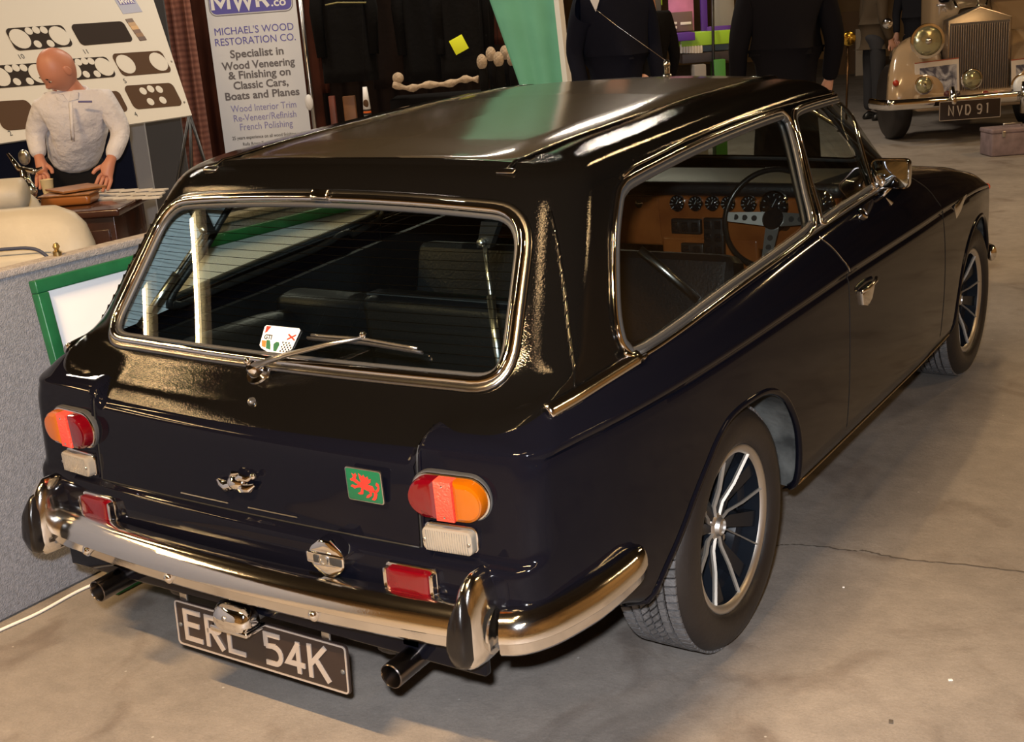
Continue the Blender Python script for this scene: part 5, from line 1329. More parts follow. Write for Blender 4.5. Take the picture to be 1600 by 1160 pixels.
ra, rb2 = at(470, 10, 9.4), at(812, 10, 9.4); ra.z = rb2.z = 2.08
rail = empty('clothes_rail', (ra.x, ra.y, 0), 0, 'long steel clothes rail the dark garments hang from, above the picture edge', 'rail')
V, Fc = tube([ra - rail.location, rb2 - rail.location], .016, n=10); mesh('cross_bar', V, Fc, STEEL, rail)
for q_ in (ra, rb2):
    V, Fc = tube([q_ - rail.location, Vector((q_.x, q_.y, .01)) - rail.location], .016, n=10); mesh('upright', V, Fc, STEEL, rail)
garment(492, 580, 0, 130, 9.2, BLK, 'black garment with a pale line across its shoulders beside the banner', seed=1, ztop=1.95)
gl_ = at(527, 6, 9.05); V, Fc = tube([at(508, 8, 9.05), at(527, 4, 9.05), at(572, 4, 9.05)], .006, n=6); tag(mesh('measuring_tape', V, Fc, mat('olive_tape', (.25, .22, .08), .6), None), 'olive tape lying across the shoulders of a black garment', 'tape')
garment(570, 635, 0, 140, 9.6, DBR, 'dark brown garment hanging between two black ones', seed=2, ztop=1.9)
garment(620, 690, 0, 128, 9.3, BLK, 'black coat with a pale fur hem left of the yellow tag', seed=3, ztop=1.95)
garment(680, 762, 0, 128, 9.1, BLK, 'black coat with the yellow tag pinned on it', seed=4, ztop=1.95)
garment(750, 800, 0, 70, 9.8, RUST, 'rust brown garment beside the green hanging banner', seed=5, ztop=1.9)
garment(455, 500, 0, 150, 11.0, RUST, 'rust red garment just behind the roll-up banner', seed=6, ztop=1.9)
P = catmull([at(614, 132, 9.0), at(640, 138, 9.0), at(665, 133, 9.0), at(700, 131, 9.0), at(725, 124, 9.0), at(747, 124, 8.98)], 5)
V, Fc = tube(P, [.022 + .008 * math.sin(i * 1.3) for i in range(len(P))], n=12); tag(mesh('fur_trim', V, Fc, FUR, None), 'long beige fur hem along the bottom of the black coats', 'fur')
V, Fc = ball(.045, Matrix.Translation(at(622, 122, 9.0)), sc=(1.0, .8, .9)); tag(mesh('fur_cuff', V, Fc, FUR, None), 'single beige fur cuff above the left end of the fur hem', 'fur')
for i, (px, py, gd, w_) in enumerate(((753, 97, 8.75, 'first from the left'), (767, 85, 8.90, 'second from the left'), (779, 93, 8.75, 'in the middle of the five'), (789, 83, 9.0, 'fourth from the left'), (800, 92, 8.85, 'next to the green banner'))):
    q_ = at(px, py, gd); g = empty('fur_topped_glove', q_, 0, 'dark glove with beige fur cuff, ' + w_, 'glove', 'fur-cuffed gloves in the stall')
    V, Fc = ball(.050, None, sc=(.8, .65, 1.1)); mesh('fur_cuff', V, Fc, FUR, g)
    V, Fc = tube([(0, .01, -.02), (.0, .01, -.12), (.0, .01, -.26)], [.026, .034, .028], n=10); mesh('glove_hand', V, Fc, BLK, g)
    t_ = ra + (rb2 - ra) * (.82 + .04 * i) - q_; V, Fc = tube([(0, 0, .03), t_], .002, n=5); mesh('hanging_cord', V, Fc, BLK, g)
q = at(717, 70, 8.95); V, Fc = box(.105, .11, .004, .001, frame(q, RH) @ TR((0, 0, 0), (0, 0, .42)) ); tag(mesh('price_tag', V, Fc, mat('fluorescent_yellow', (.80, .90, .01), .6), None), 'bright yellow blank price tag pinned to a black coat', 'tag')
for px, w_, col_ in ((545, .10, (.18, .07, .02)), (518, .05, (.14, .03, .015))):
    a = at(px, 150, 9.9); V, Fc = box(w_, .05, a.z, .006, Matrix.Translation((a.x, a.y, a.z / 2)) @ TMr); tag(mesh('wooden_post', V, Fc, mat('post_%d' % px, col_, .5, var=.3), None), 'brown wooden post below the black garment, %s' % ('the broader one' if w_ > .06 else 'the slimmer reddish one'), 'post')
a = at(576, 195, 9.0); bt = empty('striped_stocking', (a.x, a.y, a.z), 0, 'white stocking with black and orange bands hanging beside a wooden post', 'stocking')
for z0_, z1_, m_ in ((0, .07, WHITEP), (.07, .085, BLACKP), (.085, .10, mat('orange_cloth', (.75, .15, .02), .7)), (.10, .112, BLACKP), (.112, .27, WHITEP)):
    V, Fc = lathe([(.030 if z0_ < .1 else .028, z0_), (.026 if z1_ < .2 else .016, z1_)], 16); mesh('band', V, Fc, m_, bt)
V, Fc = ball(.022, TR((.004, -.012, .15)), sc=(1, .7, 1.8)); mesh('brown_patch', V, Fc, MIDW, bt)
V, Fc = tube([(0, 0, .26), ra + (rb2 - ra) * .30 - bt.location], .002, n=5); mesh('hanging_cord', V, Fc, BLK, bt)
for px, py, lab in ((483, 160, 'white cloth scrap half hidden beside the roll-up banner'),):
    q_ = at(px, py, 9.4); wbg = empty('white_bag', q_, 0, lab, 'bag')
    V, Fc = ball(.05, None, sc=(.7, .5, 1.2)); mesh('bag_body', V, Fc, WHITEP, wbg); V, Fc = tube([(0, 0, .05), ra + (rb2 - ra) * .03 - q_], .002, n=5); mesh('hanging_cord', V, Fc, BLK, wbg)
V, Fc = box(.9, .5, .9, .02, Matrix.Translation(Vector((at(700, 150, 10).x, at(700, 150, 10).y, .45))) @ TMr); tag(mesh('stall_table', V, Fc, BLK, None), 'black draped table under the hanging coats', 'table')
# --- green banner
tm = mat('sea_green_cloth', (.12, .40, .28), .7, bump=.15, bscale=12, var=.06)
gb_ = empty('green_banner', (at(850, 100, 8).x, at(850, 100, 8).y, 0), 0, 'pale green cloth banner with slanting edge and white pole', 'banner')
GM = Matrix.Translation(-gb_.location)
P0 = [at(757, -20, 8), at(868, -20, 8), at(900, 300, 8), at(862, 300, 8)]
P0 = [at(662, -290, 8), at(842, -290, 8), at(886, 135, 8), at(910, 360, 8), at(860, 300, 8), at(815, 140, 8)]
nrm = (P0[1] - P0[0]).cross(P0[2] - P0[0]).normalized()
rows2 = []
for t in np.linspace(0, 1, 24):
    l = (P0[0].lerp(P0[5], t / .72) if t < .72 else P0[5].lerp(P0[4], (t - .72) / .28)); r_ = (P0[1].lerp(P0[2], t / .72) if t < .72 else P0[2].lerp(P0[3], (t - .72) / .28))
    rows2.append([l.lerp(r_, s) + nrm * .012 * math.sin(s * 14 + t * 4) for s in np.linspace(0, 1, 24)])
V, Fc = loft(rows2, False, False); o = mesh('cloth', xf(V, GM), Fc, tm, gb_); md = o.modifiers.new('s', 'SOLIDIFY'); md.thickness = .006
a, b = at(841, -290, 7.97), at(887, 135, 7.97); d_ = (b - a).normalized()
a2, b2 = a, a + (b - a) * (a.z / (a.z - b.z)); b2.z = .01
V, Fc = tube([a2 - GM.inverted().translation * 0 + GM.translation, b2 + GM.translation], .030, n=4, N=RH, h=.03); mesh('white_pole', V, Fc, mat('white_wood', (.70, .70, .68), .5), gb_, False)
# --- shop stand with posters
st = empty('shop_stand', (at(1060, 60, 10).x, at(1060, 60, 10).y, 0), math.atan2(RH.y, RH.x), 'purple and lime shop stand with pink poster and small white bottles', 'stand')
so = st.location
SL = lambda px, py, d=10: TMr.inverted() @ (at(px, py, d) - so)
PURP = mat('purple_paint', (.09, .02, .30), .5); LIME = mat('lime_paint', (.30, .55, .02), .5); PINK = mat('pink_poster', (.62, .22, .42), .5, var=.2, vscale=4)
def sbox(px0, py0, px1, py1, m_, nm, dep=.03, d=10, par=None):
    a = SL(px0, py0, d); b = SL(px1, py1, d); c = (a + b) / 2
    V, Fc = box(abs(b.x - a.x), dep, abs(a.z - b.z), .003, TR(c)); return mesh(nm, V, Fc, m_, par or st)
sbox(1040, -60, 1087, 48, PINK, 'pink_poster', .01)
sbox(1044, 20, 1083, 48, mat('poster_band', (.16, .10, .09), .5), 'poster_band', .014)
for j in range(4):
    for (x0, x1) in ((1046, 1058), (1063, 1080)):
        if j == 3 and x0 > 1050: continue
        sbox(x0, 21 + j * 7, x1, 24 + j * 7, mat('poster_text', (.8, .75, .7), .5) if 'poster_text' not in bpy.data.materials else bpy.data.materials['poster_text'], 'text_line', .018)
sbox(1090, -60, 1108, 50, PURP, 'side_post', .04); sbox(1104, 42, 1150, 52, PURP, 'cross_rail', .04); sbox(1108, -60, 1150, 42, mat('pale_grey_glass', (.28, .27, .25), .2), 'grey_panel', .02)
sbox(1060, 52, 1150, 66, LIME, 'lime_shelf', .30); sbox(1052, 52, 1082, 62, PURP, 'shelf_end', .32, 9.9)
sbox(1062, 84, 1150, 92, mat('shelf_dark', (.03, .02, .02), .5), 'dark_shelf', .3); sbox(1070, 66, 1150, 84, mat('shelf_grey', (.16, .19, .19), .5), 'shelf_back', .02, 10.1)
sbox(1078, 100, 1110, 300, mat('grey_box', (.30, .28, .26), .6), 'counter_front', .2); sbox(1108, 92, 1140, 300, mat('green_box', (.05, .22, .03), .5), 'green_front', .2)
sbox(1000, -60, 1036, 8, mat('lime_print', (.35, .60, .02), .5), 'lime_card', .01); sbox(1001, -5, 1034, 25, mat('card_dark', (.08, .07, .06), .5), 'grey_card', .012)
V, Fc = tube([SL(1113, -60, 9.8), SL(1115, 150, 9.8)], .012, n=8); mesh('black_pole', V, Fc, INT, st)
bd_ = mat('white_bottle', (.72, .70, .66), .3)
for i in range(8):
    q = at(1065 + i * 4.4, 83, 9.9); b_ = empty('small_bottle', q, 0, 'small white bottle standing in a row on the lime shelf stand', 'bottle', 'white bottles on the shop stand')
    V, Fc = lathe([(.012, 0), (.012, .06), (.006, .07), (.006, .09), (0, .092)], 10); mesh('bottle_body', V, Fc, bd_, b_, True, 40)

# --- people
SKIN = mat('skin', (.52, .27, .18), .5, bump=.1, bscale=60); HAIR = mat('grey_hair', (.12, .09, .07), .8)
EYE = mat('eye_dark', (.02, .015, .012), .2); SHOE = mat('black_shoe', (.01, .01, .01), .3); EYEW = mat('eye_white', (.7, .66, .6), .3)
def skin(name, J, E, root, m, parent, sub=2):
    names = list(J); me = bpy.data.meshes.new(name); idx = {k: i for i, k in enumerate(names)}
    me.from_pydata([tuple(J[k][0]) for k in names], [(idx[a], idx[b]) for a, b in E], [])
    o = bpy.data.objects.new('tmp', me); COL.objects.link(o); o.modifiers.new('k', 'SKIN')
    md = o.modifiers.new('u', 'SUBSURF'); md.levels = sub; md.render_levels = sub
    for i, k in enumerate(names):
        r_ = J[k][1]; me.skin_vertices[0].data[i].radius = (r_, r_) if not isinstance(r_, tuple) else r_; me.skin_vertices[0].data[i].use_root = (k == root)
    dg = bpy.context.evaluated_depsgraph_get(); m2 = bpy.data.meshes.new_from_object(o.evaluated_get(dg)); bpy.data.objects.remove(o); m2.name = name; m2.materials.clear()
    return link(name, m2, m, parent)
def head(parent, c, face, up, s=1.0, hair=None, skinm=None):
    """face: direction the face looks; up: crown direction"""
    face = Vector(face).normalized(); up = Vector(up); up = (up - face * up.dot(face)).normalized(); rt = face.cross(up) * 1
    M = Matrix(((rt.x, face.x, up.x, c.x), (rt.y, face.y, up.y, c.y), (rt.z, face.z, up.z, c.z), (0, 0, 0, 1))) @ Matrix.Diagonal((s, s, s, 1))
    V, Fc = ball(1, None, 32, 24); out = []
    for v in V:
        v = Vector(v); x, y, z = v.x * .076, v.y * .098, v.z * .118
        if z < 0: k = 1 - .38 * (-z / .118) ** 1.4; x *= k; y = y * (1 - .18 * (-z / .118)) + .012 * (-z / .118)
        if y < 0: y *= .96
        fy = max(0, v.y)
        y += .022 * math.exp(-((x / .011) ** 2 + ((z + .022) / .020) ** 2)) * fy        # nose
        y += .007 * math.exp(-((z - .022) / .010) ** 2) * fy * (1 if abs(x) < .05 else .3)  # brow
        y -= .010 * math.exp(-(((abs(x) - .030) / .013) ** 2 + ((z - .004) / .010) ** 2)) * fy   # sockets
        y += .005 * math.exp(-((x / .022) ** 2 + ((z + .060) / .007) ** 2)) * fy; y -= .004 * math.exp(-((x / .024) ** 2 + ((z + .053) / .004) ** 2)) * fy
        y += .008 * math.exp(-((x / .022) ** 2 + ((z + .098) / .018) ** 2)) * fy
        out.append((x, y, z))
    mb = MB(); mb.add(out, Fc)
    for s_ in (-1, 1):
        mb.add(*ball(.030, TR((s_ * .076, -.008, -.008), (0, 0, s_ * .35)), 12, 8, (.28, .62, 1.0)))
    mb.V = xf(mb.V, M); hd = mb.build('head', skinm or SKIN, parent, True, 80)
    e = MB()
    for s_ in (-1, 1): e.add(*ball(.0115, M @ TR((s_ * .030, .080, .004)), 12, 8, (1, .6, .62)))
    e.build('eyes', EYEW, hd)
    e = MB()
    for s_ in (-1, 1): e.add(*ball(.005, M @ TR((s_ * .029, .0865, .003)), 8, 6)); e.add(*box(.030, .006, .005, .002, M @ TR((s_ * .031, .090, .025))))
    e.build('pupils_and_brows', EYE, hd)
    V, Fc = box(.044, .006, .004, .002, M @ TR((0, .093, -.056))); mesh('mouth', V, Fc, mat('lip', (.32, .10, .08), .5), hd)
    if hair:
        V, Fc = ball(1, None, 28, 20); o_ = [Vector((v[0] * .083, v[1] * .102 - .008, v[2] * .120 + .010)) for v in V]; F2 = [f for f in Fc if all((o_[i].z > .045 or o_[i].y < -.02 + .5 * o_[i].z) and o_[i].z > -.06 for i in f)]
        mesh('hair', xf(o_, M), F2, hair, hd)
    return hd
def hand_joints(J, E, pre, wr, direction, palmn, side, curl=.3, s=1.0):
    """palm and five unequal fingers as chains off the wrist joint"""
    d = Vector(direction).normalized(); n = Vector(palmn); n = (n - d * n.dot(d)).normalized(); b = d.cross(n) * side
    J[pre + 'palm'] = (wr + d * .045 * s, (.034 * s, .016 * s)); E.append((pre + 'wrist', pre + 'palm'))
    for k, (off, L) in enumerate(((-.030, .060), (-.010, .074), (.011, .070), (.030, .055))):
        base = wr + d * .085 * s + b * off * s
        J[pre + 'k%d' % k] = (base, .0105 * s); E.append((pre + 'palm', pre + 'k%d' % k))
        p = base; dd = d.copy()
        for q, fr in enumerate((.45, .32, .23)):
            dd = (dd * math.cos(curl) + n * math.sin(curl)).normalized(); p = p + (dd + b * off * 1.2) * L * fr * 1.05 * s; J[pre + 'f%d%d' % (k, q)] = (p, (.0092 - .0008 * q) * s); E.append(((pre + 'k%d' % k) if q == 0 else pre + 'f%d%d' % (k, q - 1), pre + 'f%d%d' % (k, q)))
    t0 = wr + d * .035 * s - b * .034 * s; t1 = t0 + (d * .7 - b * .6 + n * .2).normalized() * .032 * s; t2 = t1 + (d * .9 - b * .2 + n * .3).normalized() * .028 * s
    J[pre + 't0'] = (t0, .013 * s); J[pre + 't1'] = (t1, .011 * s); J[pre + 't2'] = (t2, .009 * s); E += [(pre + 'palm', pre + 't0'), (pre + 't0', pre + 't1'), (pre + 't1', pre + 't2')]
def person(name, lab, base, J, shirt_m, trouser_m, face, up, hairm=None, sleeves=True, collar=None, coat_len=None, handdir=(None, None), skinm=None, extra=None, bulk=1.0):
    """J: joints in world: head, neck, chest, waist, pelvis, ls, le, lw, rs, re, rw, lh, lk, la, rh, rk, ra"""
    root = empty('person', base, 0, lab, 'person'); o = Vector(base); J = {k: Vector(v) - o for k, v in J.items()}
    B_ = {}; E_ = []
    def jn(k, p, r_): B_[k] = (p, r_)
    jn('pelvis', J['pelvis'], .085); jn('waist', J['waist'], (.07, .055)); jn('chest', J['chest'], (.09, .06)); jn('neck', J['neck'], .055); jn('nk2', J['neck'].lerp(J['head'], .55), .05); jn('skull', J['head'], .06)
    E_ += [('pelvis', 'waist'), ('waist', 'chest'), ('chest', 'neck'), ('neck', 'nk2'), ('nk2', 'skull')]
    for s_ in 'lr':
        jn(s_ + 's', J[s_ + 's'], .034); jn(s_ + 'e', J[s_ + 'e'], .028); jn(s_ + 'wrist', J[s_ + 'w'], .027)
        E_ += [('chest', s_ + 's'), (s_ + 's', s_ + 'e'), (s_ + 'e', s_ + 'wrist')]
        jn(s_ + 'h', J[s_ + 'h'], .085); jn(s_ + 'k', J[s_ + 'k'], .056); jn(s_ + 'a', J[s_ + 'a'], .038); E_ += [('pelvis', s_ + 'h'), (s_ + 'h', s_ + 'k'), (s_ + 'k', s_ + 'a')]
        if coat_len:
            for q_ in ('s', 'e', 'wrist'): B_.pop(s_ + q_)
            E_ = [t_ for t_ in E_ if t_[0] in B_ and t_[1] in B_]
            H_ = {s_ + 'cuff': (J[s_ + 'e'].lerp(J[s_ + 'w'], .8), .03), s_ + 'wrist': (J[s_ + 'w'], .027)}; HE = [(s_ + 'cuff', s_ + 'wrist')]
            hand_joints(H_, HE, s_, J[s_ + 'w'], (J[s_ + 'w'] - J[s_ + 'e']).normalized(), (-FH), 1 if s_ == 'l' else -1, .22, 1.05)
            skin('hand', H_, HE, s_ + 'wrist', skinm or SKIN, root, 2); continue
        dr_ = (J[s_ + 'w'] - J[s_ + 'e']).normalized(); hd_ = handdir[0 if s_ == 'l' else 1] or dr_
        hand_joints(B_, E_, s_, J[s_ + 'w'], hd_, (-FH), 1 if s_ == 'l' else -1, .22, 1.05)
    skin('body', B_, E_, 'pelvis', skinm or SKIN, root, 2)
    head(root, J['head'], face, up, 1.0, hairm, skinm)
    k = bulk
    S = {'pelvis': (J['pelvis'].lerp(J['waist'], .10), (.160 * k, .13 * k)), 'waist': (J['waist'], (.155 * k, .12 * k)), 'chest': (J['chest'], (.185 * k, .13 * k)), 'neck': (J['neck'].lerp(J['chest'], .15), .072)}
    SE = [('pelvis', 'waist'), ('waist', 'chest'), ('chest', 'neck')]
    if coat_len:
        S['hem'] = (J['pelvis'] - Vector((0, 0, coat_len)), (.21 * k, .16 * k)); SE.append(('hem', 'pelvis'))
    for s_ in 'lr':
        S[s_ + 's'] = (J[s_ + 's'], .082 * k); S[s_ + 'e'] = (J[s_ + 'e'], .054 * k); S[s_ + 'm'] = (J[s_ + 'e'].lerp(J[s_ + 'w'], .5), .048 * k); S[s_ + 'w'] = (J[s_ + 'w'].lerp(J[s_ + 'e'], .06), .043 * k)
        SE += [('chest', s_ + 's'), (s_ + 's', s_ + 'e'), (s_ + 'e', s_ + 'm'), (s_ + 'm', s_ + 'w')]
    sh_ = skin('shirt' if not coat_len else 'coat', S, SE, 'pelvis', shirt_m, root, 2)
    T = {'pelvis': (J['pelvis'], (.155, .125)), 'band': (J['pelvis'].lerp(J['waist'], .55), (.145, .115))}; TE = [('band', 'pelvis')]
    for s_ in 'lr':
        T[s_ + 'h'] = (J[s_ + 'h'], .105); T[s_ + 'k'] = (J[s_ + 'k'], .078); T[s_ + 'a'] = (J[s_ + 'a'] - Vector((0, 0, .0)), .066); TE += [('pelvis', s_ + 'h'), (s_ + 'h', s_ + 'k'), (s_ + 'k', s_ + 'a')]
    skin('trousers', T, TE, 'pelvis', trouser_m, root, 2)
    fh = Vector((face[0], face[1], 0)).normalized()
    for s_ in 'lr':
        a = J[s_ + 'a']; rings = []
        for t, w_, h_ in ((-.07, .025, .03), (-.05, .036, .05), (0, .038, .075), (.06, .044, .055), (.13, .044, .04), (.18, .030, .025), (.195, .012, .015)):
            c_ = Vector((a.x, a.y, 0)) + fh * t; sd = Vector((-fh.y, fh.x, 0)); rings.append([c_ + sd * (w_ * math.cos(q)) + Vector((0, 0, max(.004, h_ * (.5 + .5 * math.sin(q)) * 1.3 + .004))) for q in [2 * math.pi * i / 14 for i in range(14)]])
        V, Fc = loft(rings); mesh('shoe', V, Fc, SHOE, root)
    return root, sh_, J
SHIRT = mat('white_shirt', (.70, .70, .76), .8, bump=.8, bscale=11, bdist=.035); TROU = mat('black_trousers', (.012, .012, .014), .9, spec=.1)
D0 = 6.40
base = at(118, 250, 6.5); base.z = 0
hp = at(114, 262, 6.78)
Jm = dict(head=at(91, 108, 6.28), neck=at(116, 143, 6.40), chest=at(120, 182, 6.43), waist=at(118, 226, 6.62), pelvis=hp,
          ls=at(70, 166, 6.42), le=at(54, 210, 6.50), lw=at(62, 250, 6.46), rs=at(166, 160, 6.44), re=at(191, 206, 6.48), rw=at(172, 253, 6.38))
for s_, dx in (('l', -.10), ('r', .10)):
    h_ = hp + RH * dx; Jm[s_ + 'h'] = h_ - Vector((0, 0, .04)); Jm[s_ + 'k'] = Vector((h_.x, h_.y, .47)); Jm[s_ + 'a'] = Vector((h_.x + RH.x * dx * .3, h_.y + RH.y * dx * .3, .09))
man, shirt, JJ = person('person', 'bald man in a white shirt leaning over the dark desk', base, Jm, SHIRT, TROU, (-RH * .55 - FH * .45 - UZ * .62), (UZ * .8 - RH * .25 - FH * .4), skinm=mat('ruddy_skin', (.55, .24, .16), .45), handdir=(-UZ * .9 + RH * .1 - FH * .3, -UZ * .85 - RH * .35 - FH * .2))
# shirt collar, placket, chest pocket with print
c_ = JJ['neck']; mb = MB()
for s_ in (-1, 1):
    mb.add(*prism([(0, 0), (.055, .012), (.062, .045), (.02, .040)] if s_ > 0 else [(0, 0), (-.02, .040), (-.062, .045), (-.055, .012)], .012, .002, Matrix.Translation(c_ + Vector((0, 0, -.045)) - FH * .075 - RH * .01) @ frame((0, 0, 0), RH, UZ - FH * .15)))
mb.build('collar', SHIRT, man, False)
V, Fc = tube([c_ + Vector((0, 0, -.012)) + RH * (.068 * math.cos(t)) + FH * (.066 * math.sin(t)) + UZ * (.018 * math.sin(t)) for t in [2 * math.pi * k / 20 for k in range(20)]], .012, n=8, closed=True, N=UZ, h=.022); mesh('collar_band', V, Fc, SHIRT, man)
V, Fc = box(.07, .010, .005, .001, frame(at(133, 159, 6.26) - base, RH - UZ * .06)); mesh('name_print', V, Fc, mat('shirt_print', (.12, .12, .3), .6), man)
V, Fc = tube([at(110, 160, 6.27) - base, at(112, 190, 6.27) - base, at(114, 220, 6.33) - base], .010, n=6, N=-FH, h=.003); mesh('placket', V, Fc, SHIRT, man)
# standing figures farther back
def stander(px, py, d, lab, shirt, trou, facing, coat=.5, bulk=1.0, hair=HAIR, sh=1.44, seed=0):
    c = at(px, py, d); b = Vector((c.x, c.y, 0)); f = Vector(facing).normalized(); r_ = Vector((-f.y, f.x, 0)) * -1
    J = dict(head=b + UZ * (sh + .20) + f * .02, neck=b + UZ * (sh + .03), chest=b + UZ * (sh - .16), waist=b + UZ * (sh - .40), pelvis=b + UZ * (sh - .54))
    for s_, q in (('l', -1), ('r', 1)):
        J[s_ + 's'] = b + r_ * q * .185 * bulk + UZ * (sh - .05); J[s_ + 'e'] = b + r_ * q * .245 * bulk + UZ * (sh - .34) - f * .02; J[s_ + 'w'] = b + r_ * q * .235 * bulk + UZ * (sh - .58) + f * .09
        J[s_ + 'h'] = b + r_ * q * .09 + UZ * (sh - .58); J[s_ + 'k'] = b + r_ * q * .10 + UZ * .48; J[s_ + 'a'] = b + r_ * q * .11 + UZ * .09
    return person('person', lab, b, J, shirt, trou, f, UZ, hairm=hair, coat_len=coat, bulk=bulk)
nj = stander(960, 60, 7.5, 'person in an open dark navy jacket beside the green banner', NAVC, TROU, -FH + RH * .3, .30, 1.05, sh=1.58)[0]
V, Fc = prism([(-.07, .10), (0, -.06), (.06, .10)], .01, .002, Matrix.Translation(-nj.location) @ frame(at(930, 2, 7.28), RH, UZ)); mesh('shirt_front', V, Fc, WHITEP, nj)
stander(1016, 60, 9.3, 'person in black seen between the navy jacket and the pink poster', BLK, TROU, FH - RH * .4, .30, .80, sh=1.42)
stander(1228, 60, 7.0, 'person in a long dark coat seen from behind over the car roof', mat('dark_coat', (.006, .0055, .0075), .9, spec=.1), TROU, FH, .75, 1.12, sh=1.56)
stander(1366, 60, 13.9, 'person in a brown jacket and dark trousers left of the cream car', mat('brown_jacket', (.055, .036, .018), .85), mat('slate_trousers', (.02, .02, .024), .9), RH + FH * .2, .12, .95, sh=1.45)
stander(1432, 60, 15.3, 'person in a dark coat standing behind the cream car\'s wing', mat('charcoal_coat', (.016, .016, .020), .9, spec=.1), TROU, RH * -.3 - FH, .30, 1.0)
# --- cream vintage car
CRM = mat('cream_paint', (.36, .25, .145), .18, coat=.7); LAMPG = mat('lamp_glass', (.50, .48, .30), .08, .75, bump=.3, bscale=25)
D1 = 12.0; g0 = at(1525, 215, D1); g0.z = 0
vc = empty('vintage_car', g0, math.atan2(RH.y, RH.x), 'cream vintage car facing the camera, upright slatted grille and plate NVD 91', 'car')
MI = (Matrix.Translation(g0) @ TMr).inverted()
def L3(px, py, yy=0.0):
    o_ = MI @ CP; d_ = (MI @ at(px, py, 10)) - o_; return o_ + d_ * ((yy - o_.y) / d_.y)       # local: x right, y away, z up
gz0 = L3(1525, 152).z; gz1 = L3(1480, 32).z; gp = L3(1532, 10).z; gw = L3(1573, 90).x; gl0 = L3(1481, 90).x
gc = (gw + gl0) / 2; hwid = (gw - gl0) / 2
def cpoly(P, y, d, m_, nm, par=vc, bev=.01): 
    V, Fc = prism(P, d, bev, Matrix(((1, 0, 0, 0), (0, 0, -1, y), (0, 1, 0, 0), (0, 0, 0, 1)))); return mesh(nm, V, Fc, m_, par, True, 30)
shell = cpoly([(gc - hwid - .02, gz0 - .02), (gc + hwid + .02, gz0 - .02), (gc + hwid + .02, gz1), (gc, gp), (gc - hwid - .02, gz1)], .10, .14, mat('grille_shell', (.42, .36, .30), .25, .9), 'radiator_shell')
cpoly([(gc - hwid, gz0), (gc + hwid, gz0), (gc + hwid, gz1 - .03), (gc - hwid, gz1 - .03)], -.04, .004, mat('grille_dark', (.10, .085, .075), .5), 'grille_back', shell, 0)
for i in range(25):
    x = gc - hwid + .012 + (2 * hwid - .024) * i / 24
    V, Fc = box(.010, .016, gz1 - .05 - gz0, .002, TR((x, -.054, (gz0 + gz1 - .05) / 2))); mesh('grille_slat', V, Fc, mat('slat_chrome', (.32, .27, .23), .30, .9) if i == 0 else bpy.data.materials['slat_chrome'], shell)
V, Fc = lathe([(.02, 0), (.02, .02), (.008, .03), (.012, .06), (0, .09)], 12, TR((gc, .02, gp - .01))); mesh('radiator_mascot', V, Fc, CHROME, vc)
# bonnet
rings = []
for y, s, dz in ((.10, 1.0, 0), (.5, 1.06, .04), (1.1, 1.16, .08), (1.7, 1.28, .11)):
    rings.append([Vector((gc + (hwid + .01) * s * math.copysign(abs(math.cos(a)) ** .6, math.cos(a)), y, gz0 + (gp - gz0 + dz) * max(0, math.sin(a)) ** .35 * (1 if abs(math.cos(a)) < .4 else .93))) + Vector(((y - .1) * .32, 0, 0)) for a in [math.pi * k / 20 for k in range(21)]])
V, Fc = loft(rings, False, False); mesh('bonnet', V, Fc, CRM, vc, True, 50)
for q in (-1, 1):
    P = [(gc + q * hwid * .5, .2, gp - .0), (gc + q * hwid * .7 + .48, 1.6, gp + .09)]; V, Fc = tube(P, .012, n=8); mesh('bonnet_strip', V, Fc, CHROME, vc)
V, Fc = box(1.15, .5, .85, .12, TR((gc + .75, 2.1, 1.25)), 4); mesh('cabin', V, Fc, CRM, vc)
V, Fc = box(.95, .02, .36, .05, TR((gc + .70, 1.84, 1.42)), 3); mesh('windscreen', V, Fc, DARKGL, vc)
V, Fc = tube([(gc + .2, 1.82, 1.22), (gc + .6, 1.80, 1.20)], .01, n=6); mesh('wiper', V, Fc, CHROME, vc)
